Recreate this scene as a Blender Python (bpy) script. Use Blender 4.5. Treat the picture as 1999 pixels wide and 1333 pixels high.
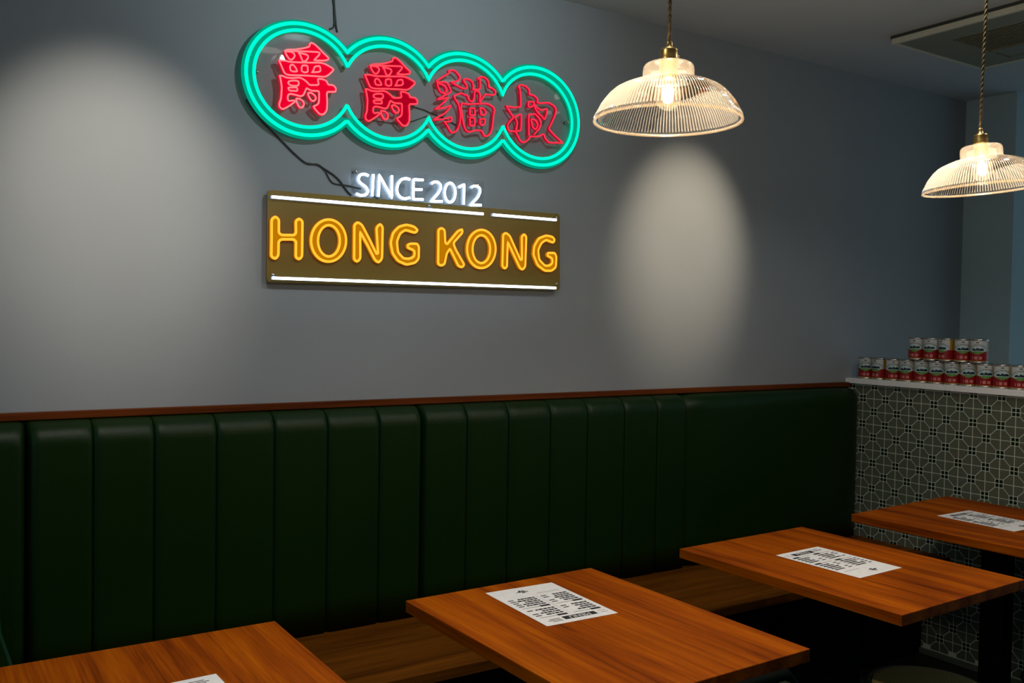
import bpy, bmesh, math, random
from mathutils import Vector, Matrix
PI = math.pi
random.seed(7)
scene = bpy.context.scene
for o in list(bpy.data.objects):
    bpy.data.objects.remove(o)
col = scene.collection

# ------------------------------------------------------------------ camera
def cam_matrix(loc, yaw, pitch, roll):
    f0 = Vector((math.sin(yaw), math.cos(yaw), 0)); r0 = Vector((math.cos(yaw), -math.sin(yaw), 0)); u0 = Vector((0, 0, 1))
    fw = f0*math.cos(pitch) - u0*math.sin(pitch); up = f0*math.sin(pitch) + u0*math.cos(pitch)
    r = r0*math.cos(roll) + up*math.sin(roll); u = -r0*math.sin(roll) + up*math.cos(roll)
    m = Matrix((r, u, -fw)).transposed().to_4x4(); m.translation = loc
    return m
cd = bpy.data.cameras.new('camera'); cam = bpy.data.objects.new('camera', cd); col.objects.link(cam)
cd.sensor_width = 36.0; cd.sensor_fit = 'HORIZONTAL'; cd.lens = 1800.73/1999*36
cd.shift_y = 2.03/1999; cd.clip_start = 0.05; cd.clip_end = 60
cam.matrix_world = cam_matrix(Vector((0, -2.8208, 1.456)), math.radians(33.1604), math.radians(1.5409), math.radians(0.9827))
scene.camera = cam

# ------------------------------------------------------------------ world, exposure
w = bpy.data.worlds.new('world'); scene.world = w; w.use_nodes = True
bg = w.node_tree.nodes['Background']; bg.inputs['Color'].default_value = (0.62, 0.78, 1.0, 1); bg.inputs['Strength'].default_value = 0.05
vs = scene.view_settings
vs.view_transform = 'Standard'; vs.look = 'None'; vs.exposure = 0.0; vs.gamma = 1.0; vs.use_curve_mapping = False
CEIL = 2.645

# ------------------------------------------------------------------ helpers
def mat(name):
    m = bpy.data.materials.new(name); m.use_nodes = True
    nt = m.node_tree; b = nt.nodes['Principled BSDF']
    return m, nt, b
def N(nt, t, **kw):
    n = nt.nodes.new(t)
    for k, v in kw.items(): setattr(n, k, v)
    return n
def simple(name, rgb, rough=.5, metal=0., spec=.5, bump=0., bscale=60.):
    m, nt, b = mat(name)
    b.inputs['Base Color'].default_value = (*rgb, 1); b.inputs['Roughness'].default_value = rough
    b.inputs['Metallic'].default_value = metal; b.inputs['Specular IOR Level'].default_value = spec
    tc = N(nt, 'ShaderNodeTexCoord'); no = N(nt, 'ShaderNodeTexNoise'); no.inputs['Scale'].default_value = bscale; no.inputs['Detail'].default_value = 4
    nt.links.new(tc.outputs['Object'], no.inputs['Vector'])
    mx = N(nt, 'ShaderNodeMix', data_type='RGBA'); mx.blend_type = 'MULTIPLY'; mx.inputs[0].default_value = 1
    rp = N(nt, 'ShaderNodeMapRange'); rp.inputs['To Min'].default_value = .9; rp.inputs['To Max'].default_value = 1.1
    nt.links.new(no.outputs['Fac'], rp.inputs['Value'])
    mx.inputs[6].default_value = (*rgb, 1); nt.links.new(rp.outputs[0], mx.inputs[7]); nt.links.new(mx.outputs[2], b.inputs['Base Color'])
    if bump:
        bp = N(nt, 'ShaderNodeBump'); bp.inputs['Strength'].default_value = bump; bp.inputs['Distance'].default_value = .002
        nt.links.new(no.outputs['Fac'], bp.inputs['Height']); nt.links.new(bp.outputs[0], b.inputs['Normal'])
    return m
def emis(name, rgb, s):
    m = bpy.data.materials.new(name); m.use_nodes = True; nt = m.node_tree; nt.nodes.clear()
    e = N(nt, 'ShaderNodeEmission'); e.inputs[0].default_value = (*rgb, 1); e.inputs[1].default_value = s
    o = N(nt, 'ShaderNodeOutputMaterial'); nt.links.new(e.outputs[0], o.inputs[0])
    return m
def clear(name, tint, gloss=.06, rough=.03, diff=0., dcol=(.8, .8, .8)):
    m = bpy.data.materials.new(name); m.use_nodes = True; nt = m.node_tree; nt.nodes.clear()
    t = N(nt, 'ShaderNodeBsdfTransparent'); t.inputs[0].default_value = (*tint, 1)
    g = N(nt, 'ShaderNodeBsdfGlossy'); g.inputs['Roughness'].default_value = rough
    d = N(nt, 'ShaderNodeBsdfDiffuse'); d.inputs[0].default_value = (*dcol, 1)
    tl = N(nt, 'ShaderNodeBsdfTranslucent'); tl.inputs[0].default_value = (*dcol, 1)
    m0 = N(nt, 'ShaderNodeMixShader'); m0.inputs[0].default_value = .5; nt.links.new(d.outputs[0], m0.inputs[1]); nt.links.new(tl.outputs[0], m0.inputs[2])
    m1 = N(nt, 'ShaderNodeMixShader'); m1.inputs[0].default_value = diff; nt.links.new(t.outputs[0], m1.inputs[1]); nt.links.new(m0.outputs[0], m1.inputs[2])
    m2 = N(nt, 'ShaderNodeMixShader'); m2.inputs[0].default_value = gloss; nt.links.new(m1.outputs[0], m2.inputs[1]); nt.links.new(g.outputs[0], m2.inputs[2])
    o = N(nt, 'ShaderNodeOutputMaterial'); nt.links.new(m2.outputs[0], o.inputs[0])
    return m
def tag(o, label=None, cat=None, group=None, kind=None):
    if label: o['label'] = label
    if cat: o['category'] = cat
    if group: o['group'] = group
    if kind: o['kind'] = kind
    return o
def empty(name, loc, label, cat, group=None, rz=0.):
    e = bpy.data.objects.new(name, None); col.objects.link(e); e.location = loc; e.rotation_euler = (0, 0, rz); e.empty_display_size = .05
    return tag(e, label, cat, group)
def link(name, me, parent=None, loc=None):
    o = bpy.data.objects.new(name, me); col.objects.link(o)
    if parent: o.parent = parent
    if loc is not None: o.location = loc
    return o
class MB:
    """collects faces of one mesh, material index per face"""
    def __init__(s): s.v = []; s.f = []; s.mi = []; s.sm = []
    def add(s, vs, fs, mi=0, smooth=False):
        o = len(s.v); s.v += [tuple(v) for v in vs]
        for f in fs: s.f.append([i+o for i in f]); s.mi.append(mi); s.sm.append(smooth)
        return s
    def box(s, a, b, mi=0):
        x0, y0, z0 = a; x1, y1, z1 = b
        return s.add([(x0,y0,z0),(x1,y0,z0),(x1,y1,z0),(x0,y1,z0),(x0,y0,z1),(x1,y0,z1),(x1,y1,z1),(x0,y1,z1)],
              [(0,3,2,1),(4,5,6,7),(0,1,5,4),(1,2,6,5),(2,3,7,6),(3,0,4,7)], mi)
    def lathe(s, prof, n=32, c=(0,0,0), mi=0, smooth=True, cap0=False, cap1=False, mod=None):
        vs = []
        for r, z in prof:
            for i in range(n):
                a = 2*PI*i/n; rr = r if mod is None else mod(r, z, i)
                vs.append((c[0]+rr*math.cos(a), c[1]+rr*math.sin(a), c[2]+z))
        fs = []
        for k in range(len(prof)-1):
            for i in range(n):
                j = (i+1) % n; fs.append((k*n+i, k*n+j, (k+1)*n+j, (k+1)*n+i))
        if cap0: fs.append(tuple(reversed(range(n))))
        if cap1: fs.append(tuple((len(prof)-1)*n+i for i in range(n)))
        return s.add(vs, fs, mi, smooth)
    def tube(s, pts, r, n=8, mi=0, closed=False):
        P = [Vector(p) for p in pts]; m = len(P); vs = []; fs = []
        nrm = None
        for i in range(m):
            a = P[(i-1) % m] if (closed or i > 0) else P[i]; b = P[(i+1) % m] if (closed or i < m-1) else P[i]
            t = (b-a).normalized()
            if nrm is None:
                nrm = t.cross(Vector((0, 0, 1)))
                if nrm.length < .2: nrm = t.cross(Vector((0, 1, 0)))
            nrm = (nrm - t*nrm.dot(t)).normalized(); bn = t.cross(nrm)
            rr = r[i] if isinstance(r, (list, tuple)) else r
            for k in range(n):
                a2 = 2*PI*k/n; vs.append(P[i] + nrm*math.cos(a2)*rr + bn*math.sin(a2)*rr)
        for i in range(m if closed else m-1):
            for k in range(n):
                fs.append((i*n+k, i*n+(k+1) % n, ((i+1) % m)*n+(k+1) % n, ((i+1) % m)*n+k))
        if not closed:
            fs.append(tuple(reversed(range(n)))); fs.append(tuple((m-1)*n+k for k in range(n)))
        return s.add(vs, fs, mi, True)
    def prism(s, poly, ax, d0, d1, mi=0, mi_side=None):
        """poly of 2D points extruded along axis ax ('y' : poly is x,z ; 'x' : poly is y,z ; 'z' : poly is x,y)"""
        def P(q, d): return (q[0], d, q[1]) if ax == 'y' else ((d, q[0], q[1]) if ax == 'x' else (q[0], q[1], d))
        n = len(poly); o = len(s.v)
        s.v += [P(q, d0) for q in poly] + [P(q, d1) for q in poly]
        s.f.append([o+i for i in reversed(range(n))]); s.f.append([o+n+i for i in range(n)]); s.mi += [mi, mi]; s.sm += [False]*2
        ms = mi if mi_side is None else mi_side
        for i in range(n):
            j = (i+1) % n; s.f.append([o+i, o+j, o+n+j, o+n+i]); s.mi.append(ms); s.sm.append(False)
        return s
    def mesh(s, name, mats, bevel=0., seg=2, fix=True):
        me = bpy.data.meshes.new(name); me.from_pydata(s.v, [], s.f)
        for i, p in enumerate(me.polygons): p.material_index = s.mi[i]; p.use_smooth = s.sm[i]
        for m in (mats if isinstance(mats, (list, tuple)) else [mats]): me.materials.append(m)
        if bevel or fix:
            bm = bmesh.new(); bm.from_mesh(me)
            if bevel:
                bmesh.ops.bevel(bm, geom=[e for e in bm.edges if len(e.link_faces) == 2 and e.calc_face_angle(0) > .6], offset=bevel, segments=seg, profile=.5, affect='EDGES')
            bmesh.ops.recalc_face_normals(bm, faces=bm.faces)
            bm.to_mesh(me); bm.free()
        return me
    def build(s, name, mats, parent=None, loc=None, bevel=0., seg=2, fix=True):
        return link(name, s.mesh(name, mats, bevel, seg, fix), parent, loc)

# ------------------------------------------------------------------ materials
def wall_mat(name, rgb):
    m, nt, b = mat(name)
    tc = N(nt, 'ShaderNodeTexCoord'); n1 = N(nt, 'ShaderNodeTexNoise'); n1.inputs['Scale'].default_value = 1.6; n1.inputs['Detail'].default_value = 5
    n2 = N(nt, 'ShaderNodeTexNoise'); n2.inputs['Scale'].default_value = 140; n2.inputs['Detail'].default_value = 3
    nt.links.new(tc.outputs['Object'], n1.inputs['Vector']); nt.links.new(tc.outputs['Object'], n2.inputs['Vector'])
    rp = N(nt, 'ShaderNodeValToRGB'); e = rp.color_ramp.elements
    e[0].position = .3; e[0].color = (*[c*.94 for c in rgb], 1); e[1].position = .7; e[1].color = (*[c*1.04 for c in rgb], 1)
    nt.links.new(n1.outputs['Fac'], rp.inputs[0]); nt.links.new(rp.outputs[0], b.inputs['Base Color'])
    bp = N(nt, 'ShaderNodeBump'); bp.inputs['Strength'].default_value = .12; bp.inputs['Distance'].default_value = .001
    nt.links.new(n2.outputs['Fac'], bp.inputs['Height']); nt.links.new(bp.outputs[0], b.inputs['Normal'])
    b.inputs['Roughness'].default_value = .7; b.inputs['Specular IOR Level'].default_value = .25
    return m
def wood_mat(name, dark, mid, light, axis, rough=.42, scale=1.):
    """streaky stained boards, grain along axis 'x' or 'y'"""
    m, nt, b = mat(name)
    tc = N(nt, 'ShaderNodeTexCoord'); mp = N(nt, 'ShaderNodeMapping')
    oi = N(nt, 'ShaderNodeObjectInfo'); cmb = N(nt, 'ShaderNodeCombineXYZ'); mul = N(nt, 'ShaderNodeMath', operation='MULTIPLY'); mul.inputs[1].default_value = 9.
    nt.links.new(oi.outputs['Random'], mul.inputs[0])
    for i in range(3): nt.links.new(mul.outputs[0], cmb.inputs[i])
    va = N(nt, 'ShaderNodeVectorMath', operation='ADD'); nt.links.new(tc.outputs['Object'], va.inputs[0]); nt.links.new(cmb.outputs[0], va.inputs[1])
    nt.links.new(va.outputs[0], mp.inputs['Vector'])
    mp.inputs['Scale'].default_value = (1.1*scale, 16*scale, 16*scale) if axis == 'x' else (16*scale, 1.1*scale, 16*scale)
    n1 = N(nt, 'ShaderNodeTexNoise'); n1.inputs['Scale'].default_value = 1.0; n1.inputs['Detail'].default_value = 4; n1.inputs['Roughness'].default_value = .6; n1.inputs['Distortion'].default_value = .4
    nt.links.new(mp.outputs[0], n1.inputs['Vector'])
    mp2 = N(nt, 'ShaderNodeMapping'); mp2.inputs['Scale'].default_value = (4, 170, 170) if axis == 'x' else (170, 4, 170)
    nt.links.new(va.outputs[0], mp2.inputs['Vector'])
    n2 = N(nt, 'ShaderNodeTexNoise'); n2.inputs['Scale'].default_value = 1.; n2.inputs['Detail'].default_value = 3
    nt.links.new(mp2.outputs[0], n2.inputs['Vector'])
    mxv = N(nt, 'ShaderNodeMix', data_type='FLOAT'); mxv.inputs[0].default_value = .3
    nt.links.new(n1.outputs['Fac'], mxv.inputs[2]); nt.links.new(n2.outputs['Fac'], mxv.inputs[3])
    rp = N(nt, 'ShaderNodeValToRGB'); e = rp.color_ramp.elements
    e[0].position = .36; e[0].color = (*dark, 1); e[1].position = .66; e[1].color = (*light, 1)
    k = rp.color_ramp.elements.new(.5); k.color = (*mid, 1)
    nt.links.new(mxv.outputs[0], rp.inputs[0]); nt.links.new(rp.outputs[0], b.inputs['Base Color'])
    bp = N(nt, 'ShaderNodeBump'); bp.inputs['Strength'].default_value = .12; bp.inputs['Distance'].default_value = .001
    nt.links.new(n2.outputs['Fac'], bp.inputs['Height']); nt.links.new(bp.outputs[0], b.inputs['Normal'])
    b.inputs['Roughness'].default_value = rough; b.inputs['Specular IOR Level'].default_value = .06
    return m
M = {}
M['wall'] = wall_mat('grey_wall_paint', (.283, .315, .342))
M['ceiling'] = wall_mat('ceiling_paint', (.47, .53, .57))
M['pier'] = wall_mat('lightened_pier_paint', (.38, .48, .52))  # wall paint lightened and blued to imitate light on the pier face
M['floor'] = simple('dark_floor', (.012, .014, .013), .5)
M['leather'] = simple('green_leatherette', (.0030, .0195, .0008), .40, spec=.22, bump=.25, bscale=420)
M['table'] = wood_mat('orange_stained_wood', (.12, .019, .0), (.28, .054, .0), (.42, .102, .0), 'y', .5)
M['bench'] = wood_mat('brown_bench_wood', (.045, .013, .001), (.105, .033, .002), (.17, .056, .004), 'x', .55)
M['trim'] = wood_mat('red_brown_trim_wood', (.07, .016, .004), (.12, .028, .006), (.18, .045, .01), 'x')
M['panel'] = simple('black_green_panel', (.0018, .0035, .002), .8, spec=.04)
M['metal'] = simple('dark_green_metal', (.006, .022, .012), .4, spec=.3)
M['blacksteel'] = simple('black_steel', (.0022, .0038, .0026), .7, spec=.03)
M['shelf'] = simple('pale_shelf', (.82, .84, .84), .4)
M['grout'] = simple('pale_grout', (.56, .62, .50), .8)
M['tile'] = simple('grey_green_tile', (.105, .12, .088), .3, bscale=35)
M['dtile'] = simple('dark_green_tile', (.006, .018, .011), .25, bscale=35)
M['paper'] = simple('white_paper', (.78, .79, .80), .7)
M['ink'] = simple('black_ink', (.012, .012, .013), .6)
M['brass'] = simple('aged_brass', (.33, .22, .07), .32, metal=1.)
M['cord'] = simple('brown_gold_cord', (.11, .075, .025), .8)
M['steel'] = simple('tin_steel', (.62, .60, .56), .22, metal=1.)
M['ac'] = simple('grey_plastic', (.20, .22, .17), .45)
M['acd'] = simple('dark_plastic', (.035, .04, .033), .5)
M['cable'] = simple('cable_sheath', (.02, .026, .024), .4)
M['cane'] = None

# ------------------------------------------------------------------ light settings (lamps themselves are built further down)
bg.inputs['Color'].default_value = (.48, .79, .95, 1); bg.inputs['Strength'].default_value = .44
PEND = 9.0
SPOTC = (1., .92, .80)
DOWNC = (1., .94, .87)
DSPREAD = 135
SPOTS = [((.47, -1.0, 2.56), (.48, 0, 1.77), 64., 43, 1., (1., .86, .70), 'black ceiling spotlight aimed at the wall left of the signs'),
         ((2.72, -1.0, 2.58), (2.69, 0, 1.78), 80., 39, 1., (1., .80, .57), 'black ceiling spotlight aimed at the wall behind the nearer pendant'),
         ((1.40, -1.25, 2.58), (1.35, 0, 2.42), 24., 96, 1., (.78, .94, 1.), 'added unseen ceiling spotlight brightening the wall round the green neon sign')]  # this third spotlight is added to lift the upper wall
DOWNS = [(.45, -1.35, 7.6, 'round ceiling downlight over the lower left table'), (1.36, -1.35, 4.0, 'round ceiling downlight over the middle table'),
         (2.30, -1.35, 4.8, 'round ceiling downlight over the table by the smooth backrest'), (3.1, -1.60, 3.6, 'round ceiling downlight over the table by the tile wall')]
NEON = {'green': (((0., 1., .43), 1.75), ((0., .36, .20), 1.)),
        'red1': (((1., .16, .17), 1.6), ((1., .0, .035), .95)), 'red2': (((1., .06, .08), 1.5), ((1., .0, .035), .7)), 'red3': (((1., .025, .055), 1.4), ((.9, .0, .04), .5)),
        'white': (((.72, .84, 1.), 7.), ((.40, .58, .85), 1.1)), 'bar': (((.72, .84, 1.), 6.), ((.35, .5, .8), .9)),
        'yellow': (((1., .30, .02), 2.1), ((.52, .15, 0.), 1.0))}
BAND_D = .6
M['amber'] = clear('amber_lit_acrylic', (.85, .72, .42), .02, .3, .8, (.46, .33, .08))  # amber tint stands in for yellow letter light on clear acrylic

# traced neon outlines in mm on the wall plane (x, z); SEAMX, CANS, CANU in metres
G1=[[[[966.2,2264.0],[974.7,2269.6],[1001.6,2274.8],[1026.3,2282.6],[1046.2,2291.4],[1046.7,2299.8],[1052.3,2304.4],[1061.2,2302.3],[1076.5,2291.9],[1089.3,2280.9],[1104.8,2270.3],[1110.0,2265.1],[1106.2,2259.7],[1089.6,2254.7],[1060.5,2251.5],[1069.2,2260.7],[1078.0,2270.6],[1080.4,2277.0],[1074.1,2279.2],[1038.9,2274.9],[1009.1,2270.8],[971.1,2265.2]],1],[[[967.5,2262.5],[972.5,2252.7],[979.9,2243.4],[987.3,2239.9],[994.6,2245.9],[999.4,2254.9],[996.9,2261.6],[988.2,2265.1],[974.8,2264.3]],1],[[[1010.4,2266.2],[1016.6,2260.2],[1021.7,2248.0],[1025.5,2241.5],[1035.5,2245.0],[1042.8,2257.5],[1040.3,2264.2],[1029.0,2265.8]],1],[[[948.4,2232.3],[965.3,2235.1],[984.9,2233.6],[1026.8,2238.8],[1083.3,2247.5],[1100.0,2245.4],[1121.9,2236.9],[1127.1,2232.9],[1120.8,2224.6],[1108.1,2211.7],[1096.6,2205.1],[1077.5,2203.9],[1027.3,2199.1],[985.3,2193.1],[971.9,2193.9],[965.7,2198.8],[959.5,2211.9],[953.3,2224.9]],1],[[[985.0,2224.2],[994.8,2227.0],[1002.3,2218.8],[1008.6,2208.0],[995.0,2205.8],[986.4,2206.8],[983.9,2215.8]],1],[[[1022.0,2229.1],[1040.6,2232.1],[1042.1,2212.1],[1030.9,2208.5],[1020.9,2211.1]],1],[[[1063.3,2232.2],[1080.9,2237.5],[1083.7,2222.3],[1077.4,2217.7],[1054.7,2212.9],[1059.6,2218.5]],1],[[[951.3,2187.6],[961.0,2187.3],[972.0,2183.8],[990.3,2184.9],[1015.0,2190.5],[1027.4,2187.6],[1040.0,2180.1],[1047.6,2172.3],[1074.1,2176.3],[1077.8,2179.8],[1073.8,2196.0],[1090.3,2197.4],[1104.4,2193.5],[1108.4,2182.1],[1126.5,2184.2],[1135.6,2175.3],[1134.5,2164.2],[1107.4,2160.2],[1104.9,2155.0],[1106.6,2126.3],[1105.6,2102.0],[1095.5,2087.3],[1082.8,2085.6],[1069.9,2097.1],[1059.7,2107.7],[1071.0,2112.8],[1078.5,2119.9],[1079.6,2134.5],[1079.3,2158.5],[1052.8,2155.7],[1037.7,2161.8],[1035.3,2154.3],[1028.0,2137.8],[1019.3,2133.0],[1003.2,2135.4],[986.0,2136.4],[978.7,2131.8],[977.6,2117.5],[982.5,2113.5],[997.2,2117.9],[1002.2,2115.1],[986.4,2101.0],[963.3,2084.9],[952.3,2090.4],[951.0,2100.8],[956.9,2116.9],[958.9,2152.4],[955.1,2175.3]],1],[[[978.3,2167.1],[980.6,2173.9],[996.6,2178.7],[1012.6,2179.4],[1012.7,2166.4],[1002.9,2162.6],[985.7,2162.3]],1],[[[978.4,2154.2],[1007.9,2159.2],[1009.2,2148.1],[982.2,2145.3]],1],[[[1041.6,2146.9],[1052.9,2149.8],[1066.9,2142.2],[1069.5,2133.0],[1062.0,2123.6],[1053.2,2125.9],[1045.5,2136.8]],1],[[[1004.6,2124.9],[1018.2,2125.1],[1028.2,2118.8],[1030.8,2109.6],[1025.9,2099.4],[1016.0,2098.0],[1009.7,2106.7],[1005.9,2116.8]],1]]
G2=[[[[1250.8,2265.7],[1259.4,2271.3],[1287.0,2276.7],[1312.2,2284.6],[1332.4,2293.5],[1332.8,2302.0],[1338.5,2306.6],[1347.6,2304.6],[1363.4,2294.2],[1376.8,2283.2],[1392.8,2272.6],[1398.2,2267.5],[1394.4,2262.0],[1377.5,2257.0],[1347.7,2253.6],[1356.5,2262.9],[1365.3,2272.8],[1367.7,2279.2],[1361.2,2281.5],[1325.2,2277.0],[1294.7,2272.6],[1255.8,2266.9]],1],[[[1252.1,2264.1],[1257.3,2254.4],[1265.1,2245.0],[1272.7,2241.6],[1280.1,2247.6],[1284.9,2256.7],[1282.2,2263.4],[1273.3,2266.8],[1259.5,2266.0]],1],[[[1296.0,2268.1],[1302.6,2262.1],[1308.0,2249.9],[1312.0,2243.4],[1322.1,2246.9],[1329.5,2259.5],[1326.7,2266.2],[1315.2,2267.8]],1],[[[1232.9,2233.7],[1250.3,2236.6],[1270.4,2235.3],[1313.3,2240.6],[1371.1,2249.7],[1388.2,2247.7],[1410.8,2239.2],[1416.2,2235.3],[1409.8,2226.9],[1397.0,2213.9],[1385.4,2207.2],[1365.8,2205.9],[1314.4,2200.8],[1271.4,2194.5],[1257.6,2195.3],[1251.2,2200.2],[1244.6,2213.3],[1238.1,2226.3]],1],[[[1270.6,2225.8],[1280.6,2228.7],[1288.4,2220.4],[1295.0,2209.6],[1281.2,2207.4],[1272.3,2208.3],[1269.6,2217.4]],1],[[[1308.5,2230.9],[1327.6,2234.0],[1329.4,2214.0],[1317.9,2210.3],[1307.7,2212.8]],1],[[[1350.8,2234.2],[1368.8,2239.6],[1371.8,2224.4],[1365.4,2219.8],[1342.2,2214.8],[1347.3,2220.4]],1],[[[1236.6,2188.8],[1246.5,2188.6],[1257.9,2185.1],[1276.7,2186.3],[1301.8,2192.1],[1314.7,2189.3],[1327.7,2181.8],[1335.6,2174.0],[1362.7,2178.2],[1366.5,2181.8],[1362.1,2198.0],[1379.0,2199.4],[1393.6,2195.6],[1397.8,2184.2],[1416.2,2186.4],[1425.8,2177.5],[1424.8,2166.4],[1397.1,2162.2],[1394.6,2157.0],[1396.7,2128.1],[1396.1,2103.7],[1386.0,2089.0],[1372.9,2087.2],[1359.6,2098.6],[1348.9,2109.2],[1360.5,2114.5],[1368.1,2121.6],[1369.0,2136.2],[1368.3,2160.3],[1341.2,2157.4],[1325.6,2163.5],[1323.2,2155.9],[1316.0,2139.3],[1307.2,2134.4],[1290.6,2136.7],[1272.9,2137.6],[1265.5,2133.0],[1264.6,2118.6],[1269.7,2114.6],[1284.7,2119.1],[1289.8,2116.3],[1273.8,2102.1],[1250.4,2085.7],[1239.0,2091.2],[1237.5,2101.6],[1243.3,2117.8],[1244.9,2153.5],[1240.6,2176.5]],1],[[[1264.5,2168.4],[1266.9,2175.3],[1283.1,2180.2],[1299.6,2181.0],[1299.9,2167.9],[1289.9,2164.0],[1272.2,2163.6]],1],[[[1264.9,2155.4],[1295.0,2160.6],[1296.6,2149.5],[1268.9,2146.5]],1],[[[1329.8,2148.5],[1341.3,2151.4],[1355.8,2143.9],[1358.6,2134.7],[1351.1,2125.2],[1342.0,2127.5],[1334.0,2138.3]],1],[[[1292.1,2126.2],[1306.1,2126.4],[1316.5,2120.2],[1319.3,2111.0],[1314.4,2100.7],[1304.3,2099.3],[1297.7,2107.9],[1293.6,2118.0]],1]]
G3=[[[[1541.9,2294.2],[1553.0,2300.8],[1567.1,2300.0],[1580.0,2291.1],[1588.7,2281.4],[1584.7,2271.0],[1574.8,2264.5],[1553.8,2258.9],[1560.8,2256.3],[1583.6,2248.7],[1600.8,2243.9],[1616.5,2247.5],[1616.4,2256.1],[1604.7,2267.9],[1601.7,2274.8],[1611.6,2279.4],[1627.5,2278.8],[1639.2,2271.9],[1642.4,2256.3],[1639.7,2245.4],[1668.7,2251.6],[1669.8,2270.4],[1668.0,2288.8],[1657.8,2286.6],[1667.9,2294.4],[1683.9,2296.9],[1698.8,2289.8],[1705.0,2278.2],[1703.7,2264.3],[1720.1,2263.0],[1733.7,2253.7],[1732.4,2243.4],[1722.1,2239.4],[1692.4,2237.6],[1685.2,2230.3],[1670.9,2208.3],[1668.7,2210.5],[1670.5,2230.7],[1665.9,2241.2],[1654.2,2245.7],[1645.6,2237.0],[1647.4,2221.1],[1641.8,2206.7],[1633.2,2204.2],[1622.9,2211.4],[1618.4,2224.3],[1609.8,2223.1],[1594.0,2228.2],[1564.4,2214.1],[1570.2,2203.9],[1584.7,2187.5],[1591.6,2160.2],[1592.7,2141.4],[1590.1,2123.9],[1584.8,2106.0],[1572.3,2090.9],[1558.2,2086.7],[1548.1,2097.7],[1539.5,2112.5],[1528.1,2120.7],[1557.5,2125.8],[1557.2,2141.6],[1525.2,2128.9],[1487.9,2121.6],[1501.6,2131.8],[1529.1,2147.6],[1548.3,2168.5],[1555.1,2179.9],[1528.7,2168.3],[1492.8,2158.5],[1509.2,2170.4],[1528.4,2187.7],[1543.5,2205.7],[1528.2,2199.8],[1500.5,2192.2],[1514.2,2201.4],[1547.4,2220.8],[1554.3,2227.2],[1547.0,2242.0],[1538.4,2252.9],[1527.2,2255.4],[1496.8,2250.2],[1499.4,2256.6],[1520.0,2270.7],[1547.6,2289.6]],1],[[[1499.6,2247.0],[1517.6,2246.1],[1530.3,2240.7],[1536.0,2230.6],[1532.0,2217.9],[1519.5,2217.2],[1509.7,2221.9],[1502.6,2236.5]],1],[[[1594.6,2193.3],[1620.4,2193.3],[1685.7,2204.9],[1703.4,2206.1],[1722.9,2198.8],[1730.5,2189.8],[1726.4,2171.6],[1722.7,2129.6],[1717.2,2107.6],[1701.2,2091.8],[1687.8,2092.7],[1678.7,2110.3],[1651.0,2106.8],[1626.5,2097.6],[1614.9,2102.3],[1606.0,2118.5],[1599.8,2144.8],[1594.9,2174.9]],1],[[[1629.3,2180.9],[1649.5,2183.1],[1650.0,2158.9],[1629.7,2156.2]],1],[[[1669.9,2187.7],[1686.0,2187.5],[1695.1,2177.5],[1692.3,2165.8],[1674.7,2163.5]],1],[[[1629.9,2150.0],[1648.7,2148.8],[1649.9,2122.9],[1630.4,2120.4]],1],[[[1670.6,2149.2],[1692.6,2152.1],[1690.0,2133.0],[1678.3,2127.8],[1670.9,2131.8]],1]]
G4=[[[[1827.7,2285.2],[1839.1,2293.6],[1860.1,2292.0],[1876.8,2281.0],[1877.1,2263.6],[1896.0,2264.5],[1915.3,2251.7],[1910.8,2240.4],[1925.1,2239.5],[1963.4,2246.8],[1987.9,2238.5],[1997.9,2226.1],[1993.5,2205.7],[1979.6,2176.3],[1965.6,2151.0],[1990.3,2132.4],[2030.2,2107.5],[1966.6,2102.0],[1949.4,2115.6],[1944.3,2130.7],[1918.2,2117.7],[1882.7,2113.4],[1875.9,2101.0],[1857.4,2088.1],[1841.0,2093.0],[1826.6,2114.3],[1819.5,2124.9],[1791.9,2121.5],[1784.7,2137.8],[1791.3,2152.0],[1811.5,2173.7],[1797.5,2187.2],[1778.7,2209.4],[1808.5,2207.8],[1840.8,2214.2],[1840.1,2244.8],[1835.9,2278.8]],1],[[[1813.8,2175.0],[1843.6,2189.5],[1844.3,2158.8],[1842.5,2129.7],[1821.8,2125.2]],0],[[[1818.5,2172.7],[1828.0,2156.7],[1821.7,2129.1]],0],[[[1873.0,2237.9],[1896.5,2241.3],[1899.1,2230.0],[1887.5,2220.6],[1873.4,2218.7]],1],[[[1877.9,2116.7],[1877.1,2153.4],[1875.2,2191.8],[1904.6,2197.7],[1921.5,2184.4],[1931.5,2166.2],[1922.4,2145.5],[1899.1,2121.2]],0],[[[1886.1,2177.8],[1907.4,2174.8],[1917.3,2158.5],[1908.2,2141.8],[1893.8,2147.8]],1],[[[1899.1,2232.9],[1916.0,2218.7],[1935.2,2215.5],[1956.7,2224.3],[1954.7,2202.5],[1945.6,2181.7],[1933.3,2193.8],[1916.3,2203.2],[1901.7,2220.6]],1]]
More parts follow.
